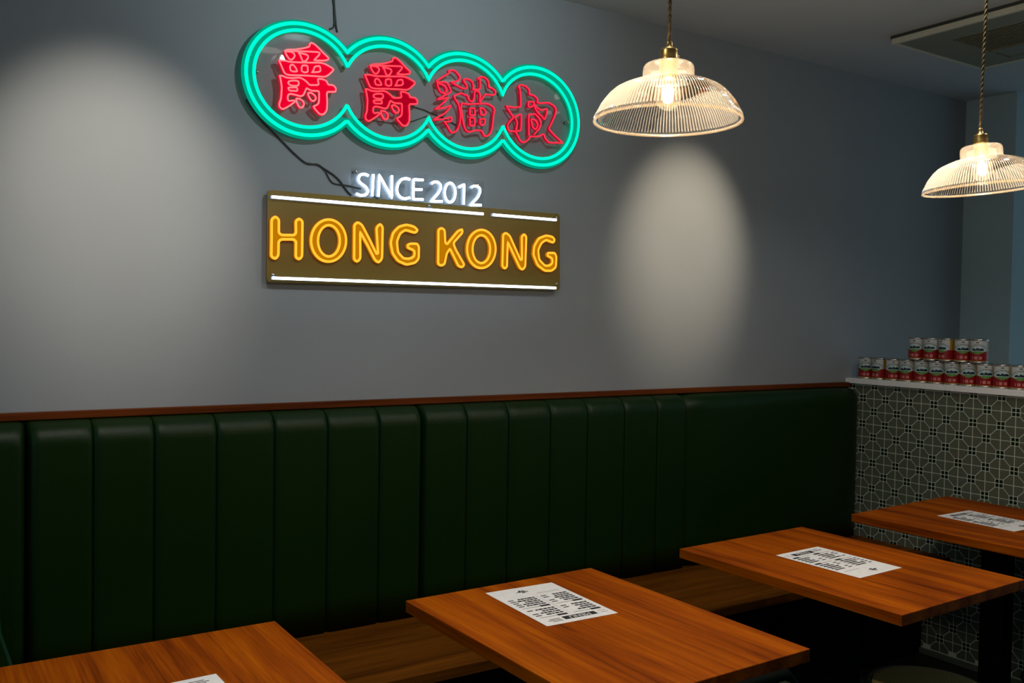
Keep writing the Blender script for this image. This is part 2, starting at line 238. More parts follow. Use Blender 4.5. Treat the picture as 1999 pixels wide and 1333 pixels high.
SINCE=[[[[[1249.2,1909.3],[1240.3,1913.0],[1231.4,1913.3],[1219.0,1908.2],[1214.2,1895.4],[1218.0,1886.6],[1226.9,1880.4],[1240.8,1872.5],[1248.1,1861.5],[1246.7,1852.1],[1238.7,1845.6],[1223.6,1843.1],[1207.3,1847.5]],0]],[[[[1266.8,1915.7],[1264.0,1844.2]],0]],[[[[1285.7,1844.9],[1288.6,1914.3],[1333.6,1846.7],[1333.8,1918.7]],0]],[[[[1399.9,1911.6],[1385.2,1914.3],[1368.1,1909.0],[1356.5,1893.7],[1352.0,1876.7],[1354.3,1861.5],[1365.0,1849.4],[1381.0,1845.5],[1400.9,1851.2]],0]],[[[[1449.7,1914.5],[1413.3,1913.4],[1413.0,1847.5],[1450.8,1849.0]],0],[[[1413.8,1879.9],[1446.2,1882.3]],0]],[[[[1480.0,1905.2],[1490.9,1912.3],[1504.7,1913.6],[1515.9,1906.1],[1517.5,1894.1],[1509.4,1877.5],[1480.9,1845.9],[1523.8,1848.8]],0]],[[[[1574.8,1883.3],[1574.2,1874.6],[1572.2,1866.4],[1569.0,1859.3],[1564.7,1853.6],[1559.6,1849.9],[1554.2,1848.3],[1548.7,1849.0],[1543.5,1851.9],[1539.1,1856.8],[1535.6,1863.3],[1533.4,1871.1],[1532.5,1879.6],[1533.1,1888.2],[1535.1,1896.3],[1538.3,1903.4],[1542.5,1909.1],[1547.6,1912.9],[1553.0,1914.5],[1558.5,1913.9],[1563.6,1911.1],[1568.1,1906.2],[1571.6,1899.6],[1573.9,1891.8]],1]],[[[[1586.4,1902.3],[1609.0,1914.8],[1608.3,1845.3]],0]],[[[[1636.6,1906.2],[1646.7,1912.8],[1661.2,1914.2],[1673.1,1907.0],[1673.9,1893.3],[1664.9,1875.0],[1636.3,1845.9],[1680.1,1848.7]],0]]]
HK=[[[[[930.9,1745.1],[942.6,1755.2],[953.9,1746.7],[954.0,1705.4],[961.9,1699.3],[1003.2,1701.2],[1009.0,1708.9],[1007.9,1745.6],[1018.2,1754.1],[1029.5,1747.2],[1029.4,1690.1],[1029.3,1636.4],[1019.7,1626.5],[1009.1,1633.7],[1009.3,1682.2],[1001.6,1688.4],[962.1,1686.0],[953.6,1678.9],[953.4,1635.8],[944.0,1624.4],[931.1,1631.4],[931.5,1690.8]],1]],[[[[1176.2,1694.9],[1175.4,1683.1],[1172.9,1671.6],[1168.6,1660.6],[1162.7,1650.7],[1155.4,1642.0],[1147.0,1634.8],[1137.6,1629.4],[1127.7,1625.9],[1117.4,1624.4],[1107.2,1624.9],[1097.3,1627.5],[1088.0,1631.9],[1079.6,1638.2],[1072.3,1646.0],[1066.4,1655.2],[1062.1,1665.4],[1059.3,1676.4],[1058.3,1687.8],[1059.1,1699.4],[1061.5,1710.7],[1065.7,1721.4],[1071.3,1731.2],[1078.4,1739.9],[1086.6,1747.1],[1095.8,1752.7],[1105.6,1756.4],[1115.8,1758.1],[1126.0,1757.9],[1136.0,1755.5],[1145.5,1751.3],[1154.1,1745.2],[1161.6,1737.4],[1167.7,1728.1],[1172.3,1717.8],[1175.1,1706.6]],1],[[[1154.8,1692.9],[1154.3,1683.1],[1152.2,1673.6],[1148.9,1664.7],[1144.4,1656.9],[1138.8,1650.3],[1132.4,1645.4],[1125.5,1642.2],[1118.3,1640.9],[1111.1,1641.4],[1104.2,1643.9],[1097.8,1648.2],[1092.2,1654.1],[1087.5,1661.3],[1084.1,1669.7],[1081.9,1678.9],[1081.1,1688.5],[1081.6,1698.2],[1083.6,1707.6],[1086.9,1716.4],[1091.3,1724.2],[1096.8,1730.7],[1103.1,1735.7],[1109.9,1739.0],[1117.1,1740.5],[1124.3,1740.0],[1131.3,1737.7],[1137.7,1733.5],[1143.5,1727.6],[1148.2,1720.4],[1151.8,1711.9],[1154.0,1702.7]],1]],[[[[1204.1,1747.5],[1215.2,1757.0],[1230.4,1749.4],[1259.5,1700.6],[1283.1,1658.0],[1288.8,1660.0],[1281.8,1744.1],[1295.1,1756.7],[1304.2,1747.4],[1303.4,1643.1],[1291.2,1629.1],[1277.6,1638.3],[1252.1,1682.6],[1224.3,1726.3],[1226.2,1639.3],[1215.1,1628.3],[1204.5,1636.5]],1]],[[[[1433.8,1745.4],[1423.9,1735.7],[1387.6,1743.4],[1367.9,1730.3],[1356.4,1702.8],[1360.9,1667.4],[1381.1,1647.7],[1405.1,1647.4],[1422.3,1656.9],[1422.8,1676.1],[1397.3,1684.4],[1396.4,1693.7],[1408.3,1698.7],[1432.5,1699.4],[1438.8,1689.6],[1438.6,1649.8],[1425.5,1635.4],[1393.4,1627.4],[1361.4,1638.8],[1341.3,1662.8],[1333.7,1697.9],[1342.2,1730.4],[1363.6,1752.5],[1391.3,1760.9],[1419.5,1756.3]],1]],[[[[1512.5,1751.7],[1523.7,1759.0],[1536.4,1753.3],[1540.1,1708.2],[1547.7,1705.0],[1589.4,1753.1],[1606.5,1759.8],[1606.7,1747.5],[1571.0,1710.0],[1582.1,1686.6],[1616.5,1638.0],[1608.9,1628.3],[1593.7,1631.4],[1558.6,1690.8],[1546.2,1673.5],[1538.4,1636.3],[1525.9,1629.8],[1513.3,1635.1],[1513.1,1719.5]],1]],[[[[1744.3,1699.2],[1743.6,1687.4],[1741.1,1675.8],[1736.9,1664.9],[1731.2,1654.9],[1724.0,1646.2],[1715.6,1639.1],[1706.3,1633.7],[1696.4,1630.2],[1686.2,1628.7],[1676.0,1629.3],[1666.1,1631.9],[1656.8,1636.4],[1648.3,1642.7],[1641.0,1650.6],[1635.1,1659.9],[1630.6,1670.2],[1627.8,1681.2],[1626.7,1692.7],[1627.4,1704.3],[1629.8,1715.7],[1633.8,1726.4],[1639.4,1736.3],[1646.4,1744.9],[1654.6,1752.1],[1663.7,1757.7],[1673.5,1761.3],[1683.7,1763.0],[1693.9,1762.7],[1703.9,1760.3],[1713.3,1756.0],[1722.0,1749.8],[1729.5,1741.9],[1735.6,1732.6],[1740.2,1722.2],[1743.2,1710.9]],1],[[[1721.4,1697.2],[1720.9,1687.5],[1719.0,1678.1],[1715.8,1669.4],[1711.4,1661.7],[1705.9,1655.3],[1699.7,1650.5],[1692.9,1647.4],[1685.9,1646.1],[1678.8,1646.7],[1672.0,1649.2],[1665.6,1653.4],[1660.1,1659.2],[1655.5,1666.4],[1652.0,1674.7],[1649.8,1683.7],[1648.9,1693.2],[1649.4,1702.7],[1651.3,1712.0],[1654.5,1720.6],[1658.8,1728.3],[1664.1,1734.7],[1670.3,1739.6],[1677.0,1742.8],[1684.0,1744.2],[1691.1,1743.7],[1698.0,1741.3],[1704.4,1737.2],[1710.0,1731.4],[1714.7,1724.2],[1718.3,1715.9],[1720.5,1706.8]],1]],[[[[1775.0,1752.6],[1786.3,1759.1],[1802.5,1750.5],[1850.6,1666.2],[1857.7,1666.6],[1854.5,1749.9],[1865.1,1759.5],[1874.7,1751.2],[1872.3,1641.9],[1860.8,1630.5],[1848.9,1637.0],[1794.7,1727.0],[1793.3,1638.4],[1784.3,1631.1],[1773.6,1639.5]],1]],[[[[2002.2,1747.2],[1995.1,1736.0],[1963.2,1745.2],[1941.8,1731.7],[1927.9,1705.4],[1933.5,1670.2],[1960.5,1648.6],[1982.3,1651.6],[1994.3,1662.1],[1991.5,1679.0],[1969.4,1687.0],[1971.6,1697.0],[2003.3,1698.7],[2011.0,1686.0],[2009.4,1646.0],[1990.1,1632.1],[1960.9,1630.8],[1926.7,1650.3],[1906.8,1688.5],[1910.9,1720.1],[1929.4,1747.9],[1962.9,1761.0],[1992.2,1757.3]],1]]]
BARS=[[[[[930.1,1814.2],[1238.7,1815.7],[1690.9,1819.2]],0],[[[1729.1,1819.4],[2007.8,1821.1]],0]],[[[[934.5,1565.5],[1405.8,1567.2],[2011.2,1569.3]],0]]]
PLANK=[[920.4,1835.9],[2031.0,1845.8],[2037.5,1561.4],[920.1,1552.0]]
WIRES={"main":[[858.3,2106.8],[879.3,2079.0],[913.8,2042.4],[943.3,2017.7],[973.1,1992.6],[1017.1,1955.6],[1053.3,1933.0],[1087.0,1933.9],[1109.8,1922.8],[1144.4,1904.7],[1167.8,1885.3],[1188.6,1860.0],[1206.4,1845.1]],"w2":[[1053.3,1934.3],[1089.8,1931.5],[1112.7,1917.8],[1130.2,1889.8],[1147.6,1878.0],[1188.4,1876.3],[1238.8,1870.0]],"top":[[1136.4,2501.0],[1135.2,2460.2],[1138.0,2447.8],[1139.2,2420.5],[1140.5,2388.2],[1136.3,2374.5],[1124.2,2367.4]],"top2":[[1139.9,2501.7],[1138.7,2460.9],[1142.7,2413.0],[1146.6,2381.3],[1150.4,2362.4]],"diag":[[1255.1,1864.7],[1303.2,1840.3],[1369.5,1789.4],[1445.4,1731.7],[1517.4,1679.1],[1560.2,1647.7],[1601.6,1619.3],[1641.3,1601.2],[1647.9,1579.8]],"g12":[[1224.8,2094.7],[1297.6,2097.6],[1368.6,2098.3],[1410.4,2108.8],[1478.0,2138.4]],"g23":[[1419.2,2163.2],[1465.9,2157.6],[1487.6,2151.8],[1531.5,2142.0],[1594.6,2122.1]],"v1":[[1032.4,1810.3],[1038.2,1763.4]],"v2":[[1171.6,1807.9],[1168.4,1766.1]],"v3":[[1223.9,1812.1],[1222.7,1764.8]],"v4":[[1441.0,1625.5],[1439.7,1581.6]],"v5":[[1692.3,1623.4],[1694.5,1577.8]],"v6":[[1801.0,1628.1],[1801.9,1583.5]],"v7":[[1942.7,1632.1],[1931.8,1580.1]],"v8":[[1604.6,1617.8],[1605.2,1580.3]]}
OUT=[[848.0,2186.5],[848.2,2196.1],[849.0,2205.6],[850.4,2215.1],[852.3,2224.4],[854.8,2233.7],[857.8,2242.7],[861.3,2251.5],[865.3,2260.2],[869.8,2268.5],[874.8,2276.6],[880.2,2284.3],[885.9,2291.7],[892.1,2298.8],[898.6,2305.5],[905.5,2311.8],[912.6,2317.7],[920.0,2323.2],[927.7,2328.4],[935.6,2333.1],[943.7,2337.3],[952.0,2341.2],[960.4,2344.6],[968.9,2347.7],[977.6,2350.3],[986.3,2352.5],[995.1,2354.3],[1004.0,2355.7],[1012.9,2356.6],[1021.8,2357.2],[1030.8,2357.4],[1039.7,2357.1],[1048.6,2356.5],[1057.5,2355.4],[1066.4,2354.0],[1075.2,2352.1],[1083.9,2349.9],[1092.5,2347.2],[1101.0,2344.1],[1109.3,2340.7],[1117.5,2336.8],[1125.6,2332.5],[1133.4,2327.8],[1141.0,2322.7],[1148.4,2317.2],[1155.5,2311.3],[1162.4,2305.0],[1168.9,2298.3],[1173.3,2295.3],[1179.6,2302.4],[1186.2,2309.1],[1193.1,2315.5],[1200.3,2321.4],[1207.7,2327.0],[1215.5,2332.2],[1223.4,2336.9],[1231.5,2341.3],[1239.8,2345.2],[1248.3,2348.8],[1256.9,2351.9],[1265.6,2354.6],[1274.4,2356.9],[1283.2,2358.9],[1292.2,2360.4],[1301.2,2361.5],[1310.2,2362.2],[1319.3,2362.5],[1328.4,2362.4],[1337.4,2361.8],[1346.5,2360.9],[1355.5,2359.6],[1364.5,2357.8],[1373.3,2355.6],[1382.1,2353.0],[1390.8,2350.0],[1399.4,2346.5],[1407.8,2342.6],[1416.1,2338.3],[1424.1,2333.5],[1431.9,2328.3],[1439.5,2322.7],[1446.8,2316.7],[1453.7,2310.3],[1460.4,2303.5],[1466.5,2297.9],[1472.8,2305.1],[1479.5,2311.9],[1486.6,2318.3],[1494.0,2324.3],[1501.6,2329.8],[1509.5,2335.0],[1517.7,2339.6],[1526.0,2343.9],[1534.5,2347.7],[1543.1,2351.0],[1551.9,2353.9],[1560.7,2356.4],[1569.6,2358.5],[1578.6,2360.1],[1587.6,2361.3],[1596.7,2362.1],[1605.7,2362.5],[1614.7,2362.5],[1623.8,2362.1],[1632.7,2361.3],[1641.7,2360.2],[1650.6,2358.6],[1659.4,2356.6],[1668.1,2354.3],[1676.7,2351.5],[1685.2,2348.4],[1693.6,2344.9],[1701.8,2341.0],[1709.9,2336.7],[1717.8,2332.0],[1725.5,2326.9],[1733.0,2321.4],[1740.2,2315.6],[1747.1,2309.3],[1753.8,2302.7],[1760.1,2295.7],[1766.8,2298.4],[1773.1,2305.7],[1779.7,2312.6],[1786.8,2319.2],[1794.1,2325.3],[1801.8,2331.0],[1809.7,2336.3],[1817.9,2341.1],[1826.2,2345.4],[1834.8,2349.3],[1843.5,2352.8],[1852.3,2355.8],[1861.3,2358.3],[1870.3,2360.4],[1879.4,2362.1],[1888.5,2363.3],[1897.7,2364.1],[1906.8,2364.5],[1916.0,2364.4],[1925.1,2363.9],[1934.2,2363.0],[1943.2,2361.8],[1952.1,2360.1],[1961.0,2358.0],[1969.8,2355.5],[1978.4,2352.6],[1986.9,2349.4],[1995.3,2345.7],[2003.5,2341.6],[2011.6,2337.2],[2019.4,2332.4],[2027.1,2327.2],[2034.5,2321.6],[2041.6,2315.6],[2048.5,2309.3],[2055.0,2302.6],[2061.3,2295.5],[2067.1,2288.1],[2072.6,2280.4],[2077.7,2272.4],[2082.4,2264.1],[2086.6,2255.5],[2090.4,2246.6],[2093.7,2237.6],[2096.4,2228.3],[2098.6,2218.9],[2100.3,2209.3],[2101.4,2199.7],[2102.0,2190.0],[2101.9,2180.2],[2101.3,2170.5],[2100.2,2160.8],[2098.4,2151.2],[2096.1,2141.7],[2093.2,2132.4],[2089.8,2123.2],[2085.9,2114.3],[2081.4,2105.7],[2076.4,2097.3],[2071.0,2089.3],[2065.2,2081.6],[2058.9,2074.3],[2052.2,2067.3],[2045.2,2060.8],[2037.8,2054.6],[2030.2,2048.9],[2022.3,2043.7],[2014.1,2038.9],[2005.7,2034.5],[1997.2,2030.6],[1988.5,2027.2],[1979.6,2024.2],[1970.7,2021.6],[1961.6,2019.5],[1952.6,2017.9],[1943.4,2016.6],[1934.3,2015.9],[1925.1,2015.5],[1916.0,2015.5],[1906.9,2016.0],[1897.8,2016.9],[1888.8,2018.2],[1879.8,2019.9],[1871.0,2022.0],[1862.2,2024.4],[1853.5,2027.3],[1845.0,2030.6],[1836.6,2034.3],[1828.4,2038.3],[1820.4,2042.7],[1812.5,2047.6],[1804.9,2052.8],[1797.5,2058.4],[1790.3,2064.3],[1783.5,2070.7],[1776.9,2077.4],[1770.7,2084.4],[1763.0,2082.4],[1756.7,2075.2],[1750.0,2068.4],[1742.9,2062.0],[1735.5,2056.0],[1727.9,2050.4],[1720.0,2045.3],[1711.8,2040.6],[1703.5,2036.4],[1695.0,2032.6],[1686.4,2029.2],[1677.6,2026.3],[1668.8,2023.8],[1659.9,2021.8],[1650.9,2020.1],[1641.9,2018.9],[1632.8,2018.1],[1623.8,2017.7],[1614.7,2017.7],[1605.7,2018.1],[1596.7,2018.9],[1587.8,2020.1],[1578.9,2021.7],[1570.1,2023.6],[1561.4,2026.0],[1552.8,2028.7],[1544.3,2031.8],[1535.9,2035.4],[1527.6,2039.3],[1519.6,2043.6],[1511.7,2048.3],[1504.0,2053.3],[1496.5,2058.8],[1489.3,2064.7],[1482.4,2070.9],[1475.7,2077.6],[1469.4,2084.5],[1465.3,2083.2],[1459.0,2076.1],[1452.4,2069.4],[1445.5,2063.0],[1438.3,2057.1],[1430.8,2051.5],[1423.1,2046.3],[1415.2,2041.6],[1407.1,2037.2],[1398.8,2033.3],[1390.3,2029.7],[1381.7,2026.6],[1373.0,2023.9],[1364.2,2021.6],[1355.3,2019.6],[1346.4,2018.1],[1337.4,2017.0],[1328.4,2016.3],[1319.3,2016.0],[1310.2,2016.1],[1301.2,2016.7],[1292.1,2017.6],[1283.1,2018.9],[1274.1,2020.7],[1265.2,2022.9],[1256.4,2025.5],[1247.7,2028.5],[1239.2,2032.0],[1230.8,2035.9],[1222.5,2040.2],[1214.5,2045.0],[1206.7,2050.2],[1199.1,2055.8],[1191.8,2061.8],[1184.8,2068.2],[1178.2,2075.0],[1169.5,2074.2],[1162.9,2067.5],[1156.1,2061.2],[1148.9,2055.3],[1141.5,2049.8],[1133.8,2044.6],[1126.0,2039.9],[1117.9,2035.7],[1109.6,2031.8],[1101.2,2028.3],[1092.7,2025.3],[1084.0,2022.7],[1075.3,2020.5],[1066.4,2018.7],[1057.6,2017.3],[1048.7,2016.4],[1039.7,2015.8],[1030.8,2015.6],[1021.8,2015.9],[1012.9,2016.5],[1004.0,2017.6],[995.2,2019.0],[986.4,2020.9],[977.7,2023.1],[969.1,2025.8],[960.6,2028.9],[952.2,2032.3],[944.0,2036.2],[936.0,2040.5],[928.1,2045.2],[920.5,2050.3],[913.1,2055.8],[906.0,2061.7],[899.2,2068.0],[892.7,2074.7],[886.5,2081.7],[880.7,2089.1],[875.3,2096.8],[870.4,2104.8],[865.9,2113.1],[861.8,2121.6],[858.2,2130.4],[855.2,2139.4],[852.6,2148.6],[850.6,2158.0],[849.2,2167.4],[848.3,2176.9]]
INN=[[872.1,2188.6],[872.4,2196.8],[873.1,2205.0],[874.3,2213.2],[876.0,2221.2],[878.2,2229.2],[880.8,2237.0],[883.9,2244.6],[887.3,2252.0],[891.2,2259.2],[895.5,2266.1],[900.1,2272.8],[905.0,2279.2],[910.3,2285.3],[915.9,2291.1],[921.8,2296.6],[927.9,2301.7],[934.3,2306.5],[940.9,2311.0],[947.7,2315.1],[954.6,2318.8],[961.7,2322.2],[969.0,2325.3],[976.3,2328.0],[983.8,2330.3],[991.3,2332.3],[999.0,2333.9],[1006.6,2335.1],[1014.3,2336.0],[1022.1,2336.6],[1029.9,2336.8],[1037.6,2336.6],[1045.4,2336.1],[1053.1,2335.3],[1060.8,2334.0],[1068.4,2332.5],[1076.0,2330.5],[1083.5,2328.2],[1090.8,2325.5],[1098.1,2322.5],[1105.2,2319.1],[1112.2,2315.4],[1119.0,2311.3],[1125.6,2306.8],[1132.0,2302.0],[1138.2,2296.9],[1144.1,2291.4],[1149.7,2285.6],[1155.0,2279.5],[1159.9,2273.0],[1164.6,2266.3],[1168.8,2259.4],[1172.7,2252.1],[1176.2,2253.5],[1180.2,2260.8],[1184.6,2267.9],[1189.3,2274.7],[1194.5,2281.2],[1199.9,2287.3],[1205.7,2293.2],[1211.8,2298.7],[1218.1,2303.8],[1224.7,2308.6],[1231.4,2313.1],[1238.4,2317.2],[1245.5,2320.9],[1252.8,2324.2],[1260.2,2327.2],[1267.7,2329.8],[1275.3,2332.1],[1282.9,2334.0],[1290.6,2335.5],[1298.4,2336.7],[1306.2,2337.5],[1314.0,2338.0],[1321.9,2338.2],[1329.7,2338.0],[1337.5,2337.4],[1345.3,2336.5],[1353.1,2335.3],[1360.8,2333.7],[1368.4,2331.7],[1375.9,2329.4],[1383.4,2326.8],[1390.8,2323.8],[1398.0,2320.4],[1405.1,2316.7],[1412.0,2312.6],[1418.7,2308.2],[1425.2,2303.4],[1431.5,2298.2],[1437.6,2292.8],[1443.3,2286.9],[1448.8,2280.8],[1453.9,2274.4],[1458.7,2267.6],[1463.2,2260.6],[1467.5,2255.6],[1471.5,2263.1],[1475.8,2270.3],[1480.6,2277.2],[1485.7,2283.8],[1491.1,2290.1],[1496.9,2296.0],[1503.0,2301.6],[1509.4,2306.9],[1516.0,2311.8],[1522.9,2316.3],[1529.9,2320.4],[1537.2,2324.1],[1544.5,2327.5],[1552.0,2330.4],[1559.7,2333.0],[1567.4,2335.2],[1575.1,2337.0],[1582.9,2338.4],[1590.8,2339.5],[1598.7,2340.2],[1606.6,2340.6],[1614.5,2340.6],[1622.3,2340.2],[1630.1,2339.5],[1637.9,2338.5],[1645.7,2337.1],[1653.3,2335.4],[1660.9,2333.3],[1668.4,2330.9],[1675.8,2328.1],[1683.1,2325.0],[1690.3,2321.5],[1697.3,2317.8],[1704.1,2313.6],[1710.8,2309.2],[1717.2,2304.4],[1723.5,2299.2],[1729.4,2293.8],[1735.2,2288.0],[1740.6,2281.9],[1745.7,2275.5],[1750.5,2268.8],[1755.0,2261.8],[1759.0,2254.6],[1762.7,2247.1],[1763.3,2246.8],[1766.5,2254.6],[1770.2,2262.1],[1774.3,2269.4],[1778.8,2276.5],[1783.7,2283.2],[1789.1,2289.7],[1794.7,2295.8],[1800.8,2301.6],[1807.1,2306.9],[1813.7,2311.9],[1820.6,2316.5],[1827.7,2320.7],[1835.0,2324.5],[1842.4,2327.8],[1850.0,2330.7],[1857.7,2333.3],[1865.5,2335.3],[1873.4,2337.0],[1881.3,2338.3],[1889.2,2339.2],[1897.2,2339.6],[1905.1,2339.7],[1913.0,2339.5],[1920.8,2338.8],[1928.6,2337.8],[1936.3,2336.5],[1943.9,2334.8],[1951.4,2332.7],[1958.8,2330.4],[1966.1,2327.7],[1973.2,2324.7],[1980.3,2321.4],[1987.1,2317.8],[1993.9,2313.9],[2000.4,2309.7],[2006.8,2305.2],[2012.9,2300.4],[2018.9,2295.3],[2024.6,2289.9],[2030.1,2284.2],[2035.4,2278.3],[2040.3,2272.1],[2045.0,2265.6],[2049.4,2258.8],[2053.4,2251.9],[2057.1,2244.7],[2060.4,2237.2],[2063.3,2229.6],[2065.8,2221.8],[2067.9,2213.9],[2069.5,2205.8],[2070.7,2197.6],[2071.4,2189.3],[2071.6,2181.0],[2071.3,2172.7],[2070.6,2164.4],[2069.3,2156.1],[2067.6,2147.9],[2065.3,2139.8],[2062.6,2131.9],[2059.4,2124.1],[2055.8,2116.6],[2051.7,2109.3],[2047.2,2102.2],[2042.2,2095.5],[2036.9,2089.0],[2031.2,2082.9],[2025.2,2077.1],[2018.9,2071.8],[2012.2,2066.8],[2005.4,2062.2],[1998.3,2058.0],[1991.0,2054.2],[1983.5,2050.9],[1975.9,2048.0],[1968.2,2045.4],[1960.4,2043.4],[1952.5,2041.7],[1944.6,2040.4],[1936.7,2039.5],[1928.8,2039.1],[1920.9,2039.0],[1913.0,2039.2],[1905.1,2039.9],[1897.4,2040.9],[1889.7,2042.2],[1882.1,2043.9],[1874.6,2046.0],[1867.1,2048.3],[1859.9,2051.0],[1852.7,2054.0],[1845.7,2057.3],[1838.8,2060.9],[1832.1,2064.8],[1825.5,2069.0],[1819.2,2073.5],[1813.0,2078.3],[1807.0,2083.4],[1801.3,2088.8],[1795.8,2094.5],[1790.6,2100.4],[1785.6,2106.6],[1780.9,2113.1],[1776.6,2119.9],[1772.5,2126.8],[1768.9,2134.0],[1764.8,2132.5],[1761.4,2124.8],[1757.4,2117.4],[1753.1,2110.2],[1748.4,2103.3],[1743.2,2096.7],[1737.8,2090.4],[1732.0,2084.4],[1725.9,2078.8],[1719.5,2073.6],[1712.9,2068.7],[1706.0,2064.2],[1699.0,2060.1],[1691.8,2056.3],[1684.4,2053.0],[1676.9,2050.0],[1669.3,2047.5],[1661.6,2045.3],[1653.8,2043.4],[1646.0,2042.0],[1638.1,2040.9],[1630.2,2040.2],[1622.3,2039.9],[1614.5,2039.9],[1606.6,2040.2],[1598.8,2040.9],[1591.0,2042.0],[1583.2,2043.4],[1575.6,2045.1],[1568.0,2047.2],[1560.5,2049.6],[1553.1,2052.4],[1545.8,2055.5],[1538.6,2058.9],[1531.6,2062.7],[1524.8,2066.8],[1518.1,2071.3],[1511.7,2076.1],[1505.5,2081.2],[1499.5,2086.7],[1493.7,2092.5],[1488.3,2098.6],[1483.2,2105.0],[1478.4,2111.7],[1473.9,2118.6],[1469.9,2125.9],[1467.6,2123.7],[1463.6,2116.4],[1459.2,2109.3],[1454.4,2102.5],[1449.3,2096.0],[1443.8,2089.8],[1438.0,2084.0],[1432.0,2078.5],[1425.7,2073.3],[1419.1,2068.5],[1412.3,2064.1],[1405.4,2060.0],[1398.3,2056.3],[1391.0,2052.9],[1383.6,2050.0],[1376.1,2047.3],[1368.5,2045.1],[1360.8,2043.2],[1353.1,2041.7],[1345.3,2040.5],[1337.5,2039.6],[1329.7,2039.1],[1321.9,2039.0],[1314.1,2039.2],[1306.2,2039.8],[1298.5,2040.7],[1290.7,2041.9],[1283.0,2043.5],[1275.4,2045.4],[1267.8,2047.7],[1260.4,2050.4],[1253.0,2053.4],[1245.8,2056.8],[1238.7,2060.5],[1231.8,2064.6],[1225.0,2069.0],[1218.5,2073.8],[1212.2,2078.9],[1206.2,2084.4],[1200.4,2090.2],[1195.0,2096.4],[1189.8,2102.8],[1185.0,2109.6],[1180.6,2116.6],[1176.6,2123.9],[1172.4,2125.1],[1168.5,2117.9],[1164.2,2111.0],[1159.6,2104.3],[1154.7,2097.9],[1149.4,2091.8],[1143.8,2086.0],[1137.9,2080.5],[1131.8,2075.4],[1125.4,2070.6],[1118.8,2066.1],[1112.0,2062.0],[1105.1,2058.3],[1098.0,2054.9],[1090.7,2051.8],[1083.4,2049.1],[1075.9,2046.8],[1068.4,2044.8],[1060.7,2043.2],[1053.1,2042.0],[1045.4,2041.1],[1037.6,2040.5],[1029.9,2040.3],[1022.1,2040.5],[1014.3,2041.0],[1006.6,2041.8],[998.9,2043.1],[991.3,2044.7],[983.7,2046.6],[976.2,2048.9],[968.9,2051.6],[961.6,2054.6],[954.5,2058.0],[947.5,2061.7],[940.7,2065.8],[934.1,2070.3],[927.7,2075.1],[921.5,2080.2],[915.6,2085.7],[910.0,2091.5],[904.7,2097.7],[899.8,2104.1],[895.2,2110.8],[890.9,2117.8],[887.0,2125.0],[883.6,2132.4],[880.6,2140.1],[878.0,2147.9],[875.9,2155.8],[874.2,2163.9],[873.0,2172.1],[872.3,2180.3]]
SEAMX=[0.26,0.4222,0.5828,0.758,0.9321,1.1036,1.2815,1.4408,1.6117,1.7824,1.9658,2.1364,2.3167,2.4859,2.647,3.789]
FILL1=[[[970.1,2267.2],[978.6,2272.8],[1005.6,2278.0],[1030.4,2285.9],[1050.3,2294.7],[1050.9,2303.1],[1056.5,2307.7],[1065.4,2305.7],[1080.7,2295.2],[1093.6,2284.1],[1109.1,2273.5],[1114.4,2268.3],[1110.6,2262.8],[1093.9,2257.9],[1064.7,2254.6],[1073.5,2263.9],[1082.2,2273.8],[1084.7,2280.2],[1078.3,2282.5],[1043.0,2278.1],[1013.1,2274.0],[974.9,2268.4]],[[972.5,2265.9],[1079.6,2281.7],[1082.2,2273.8],[1065.9,2255.4],[1043.4,2244.5],[988.8,2237.9],[978.8,2251.6]],[[952.1,2235.4],[969.2,2238.2],[988.8,2236.7],[1030.9,2241.9],[1087.6,2250.6],[1104.3,2248.5],[1126.3,2240.0],[1131.6,2235.9],[1125.2,2227.6],[1112.4,2214.7],[1101.0,2208.1],[1081.8,2206.9],[1031.3,2202.0],[989.2,2196.0],[975.7,2196.8],[969.5,2201.7],[963.3,2214.9],[957.1,2228.0]],[[955.1,2190.5],[964.8,2190.2],[975.8,2186.6],[994.2,2187.7],[1019.0,2193.4],[1031.5,2190.5],[1044.1,2182.9],[1051.7,2175.1],[1078.3,2179.1],[1082.1,2182.7],[1078.1,2198.9],[1094.6,2200.3],[1108.8,2196.4],[1112.8,2184.9],[1130.9,2187.1],[1140.1,2178.1],[1139.0,2167.0],[1111.8,2163.0],[1109.3,2157.8],[1110.9,2128.9],[1109.9,2104.5],[1099.8,2089.8],[1087.0,2088.1],[1074.2,2099.6],[1063.9,2110.2],[1075.2,2115.4],[1082.8,2122.5],[1083.9,2137.2],[1083.6,2161.2],[1057.0,2158.5],[1041.8,2164.6],[1039.4,2157.1],[1032.0,2140.5],[1023.4,2135.6],[1007.2,2138.1],[989.9,2139.1],[982.5,2134.5],[981.5,2120.1],[986.4,2116.1],[1001.2,2120.6],[1006.2,2117.7],[990.2,2103.6],[967.1,2087.4],[956.1,2092.9],[954.8,2103.4],[960.7,2119.5],[962.7,2155.2],[958.8,2178.1]],[[962.4,2190.4],[1100.9,2212.2],[1107.5,2197.5],[1079.4,2196.7],[1080.8,2181.3],[1051.7,2175.7],[1031.5,2190.5],[994.2,2188.3]]]
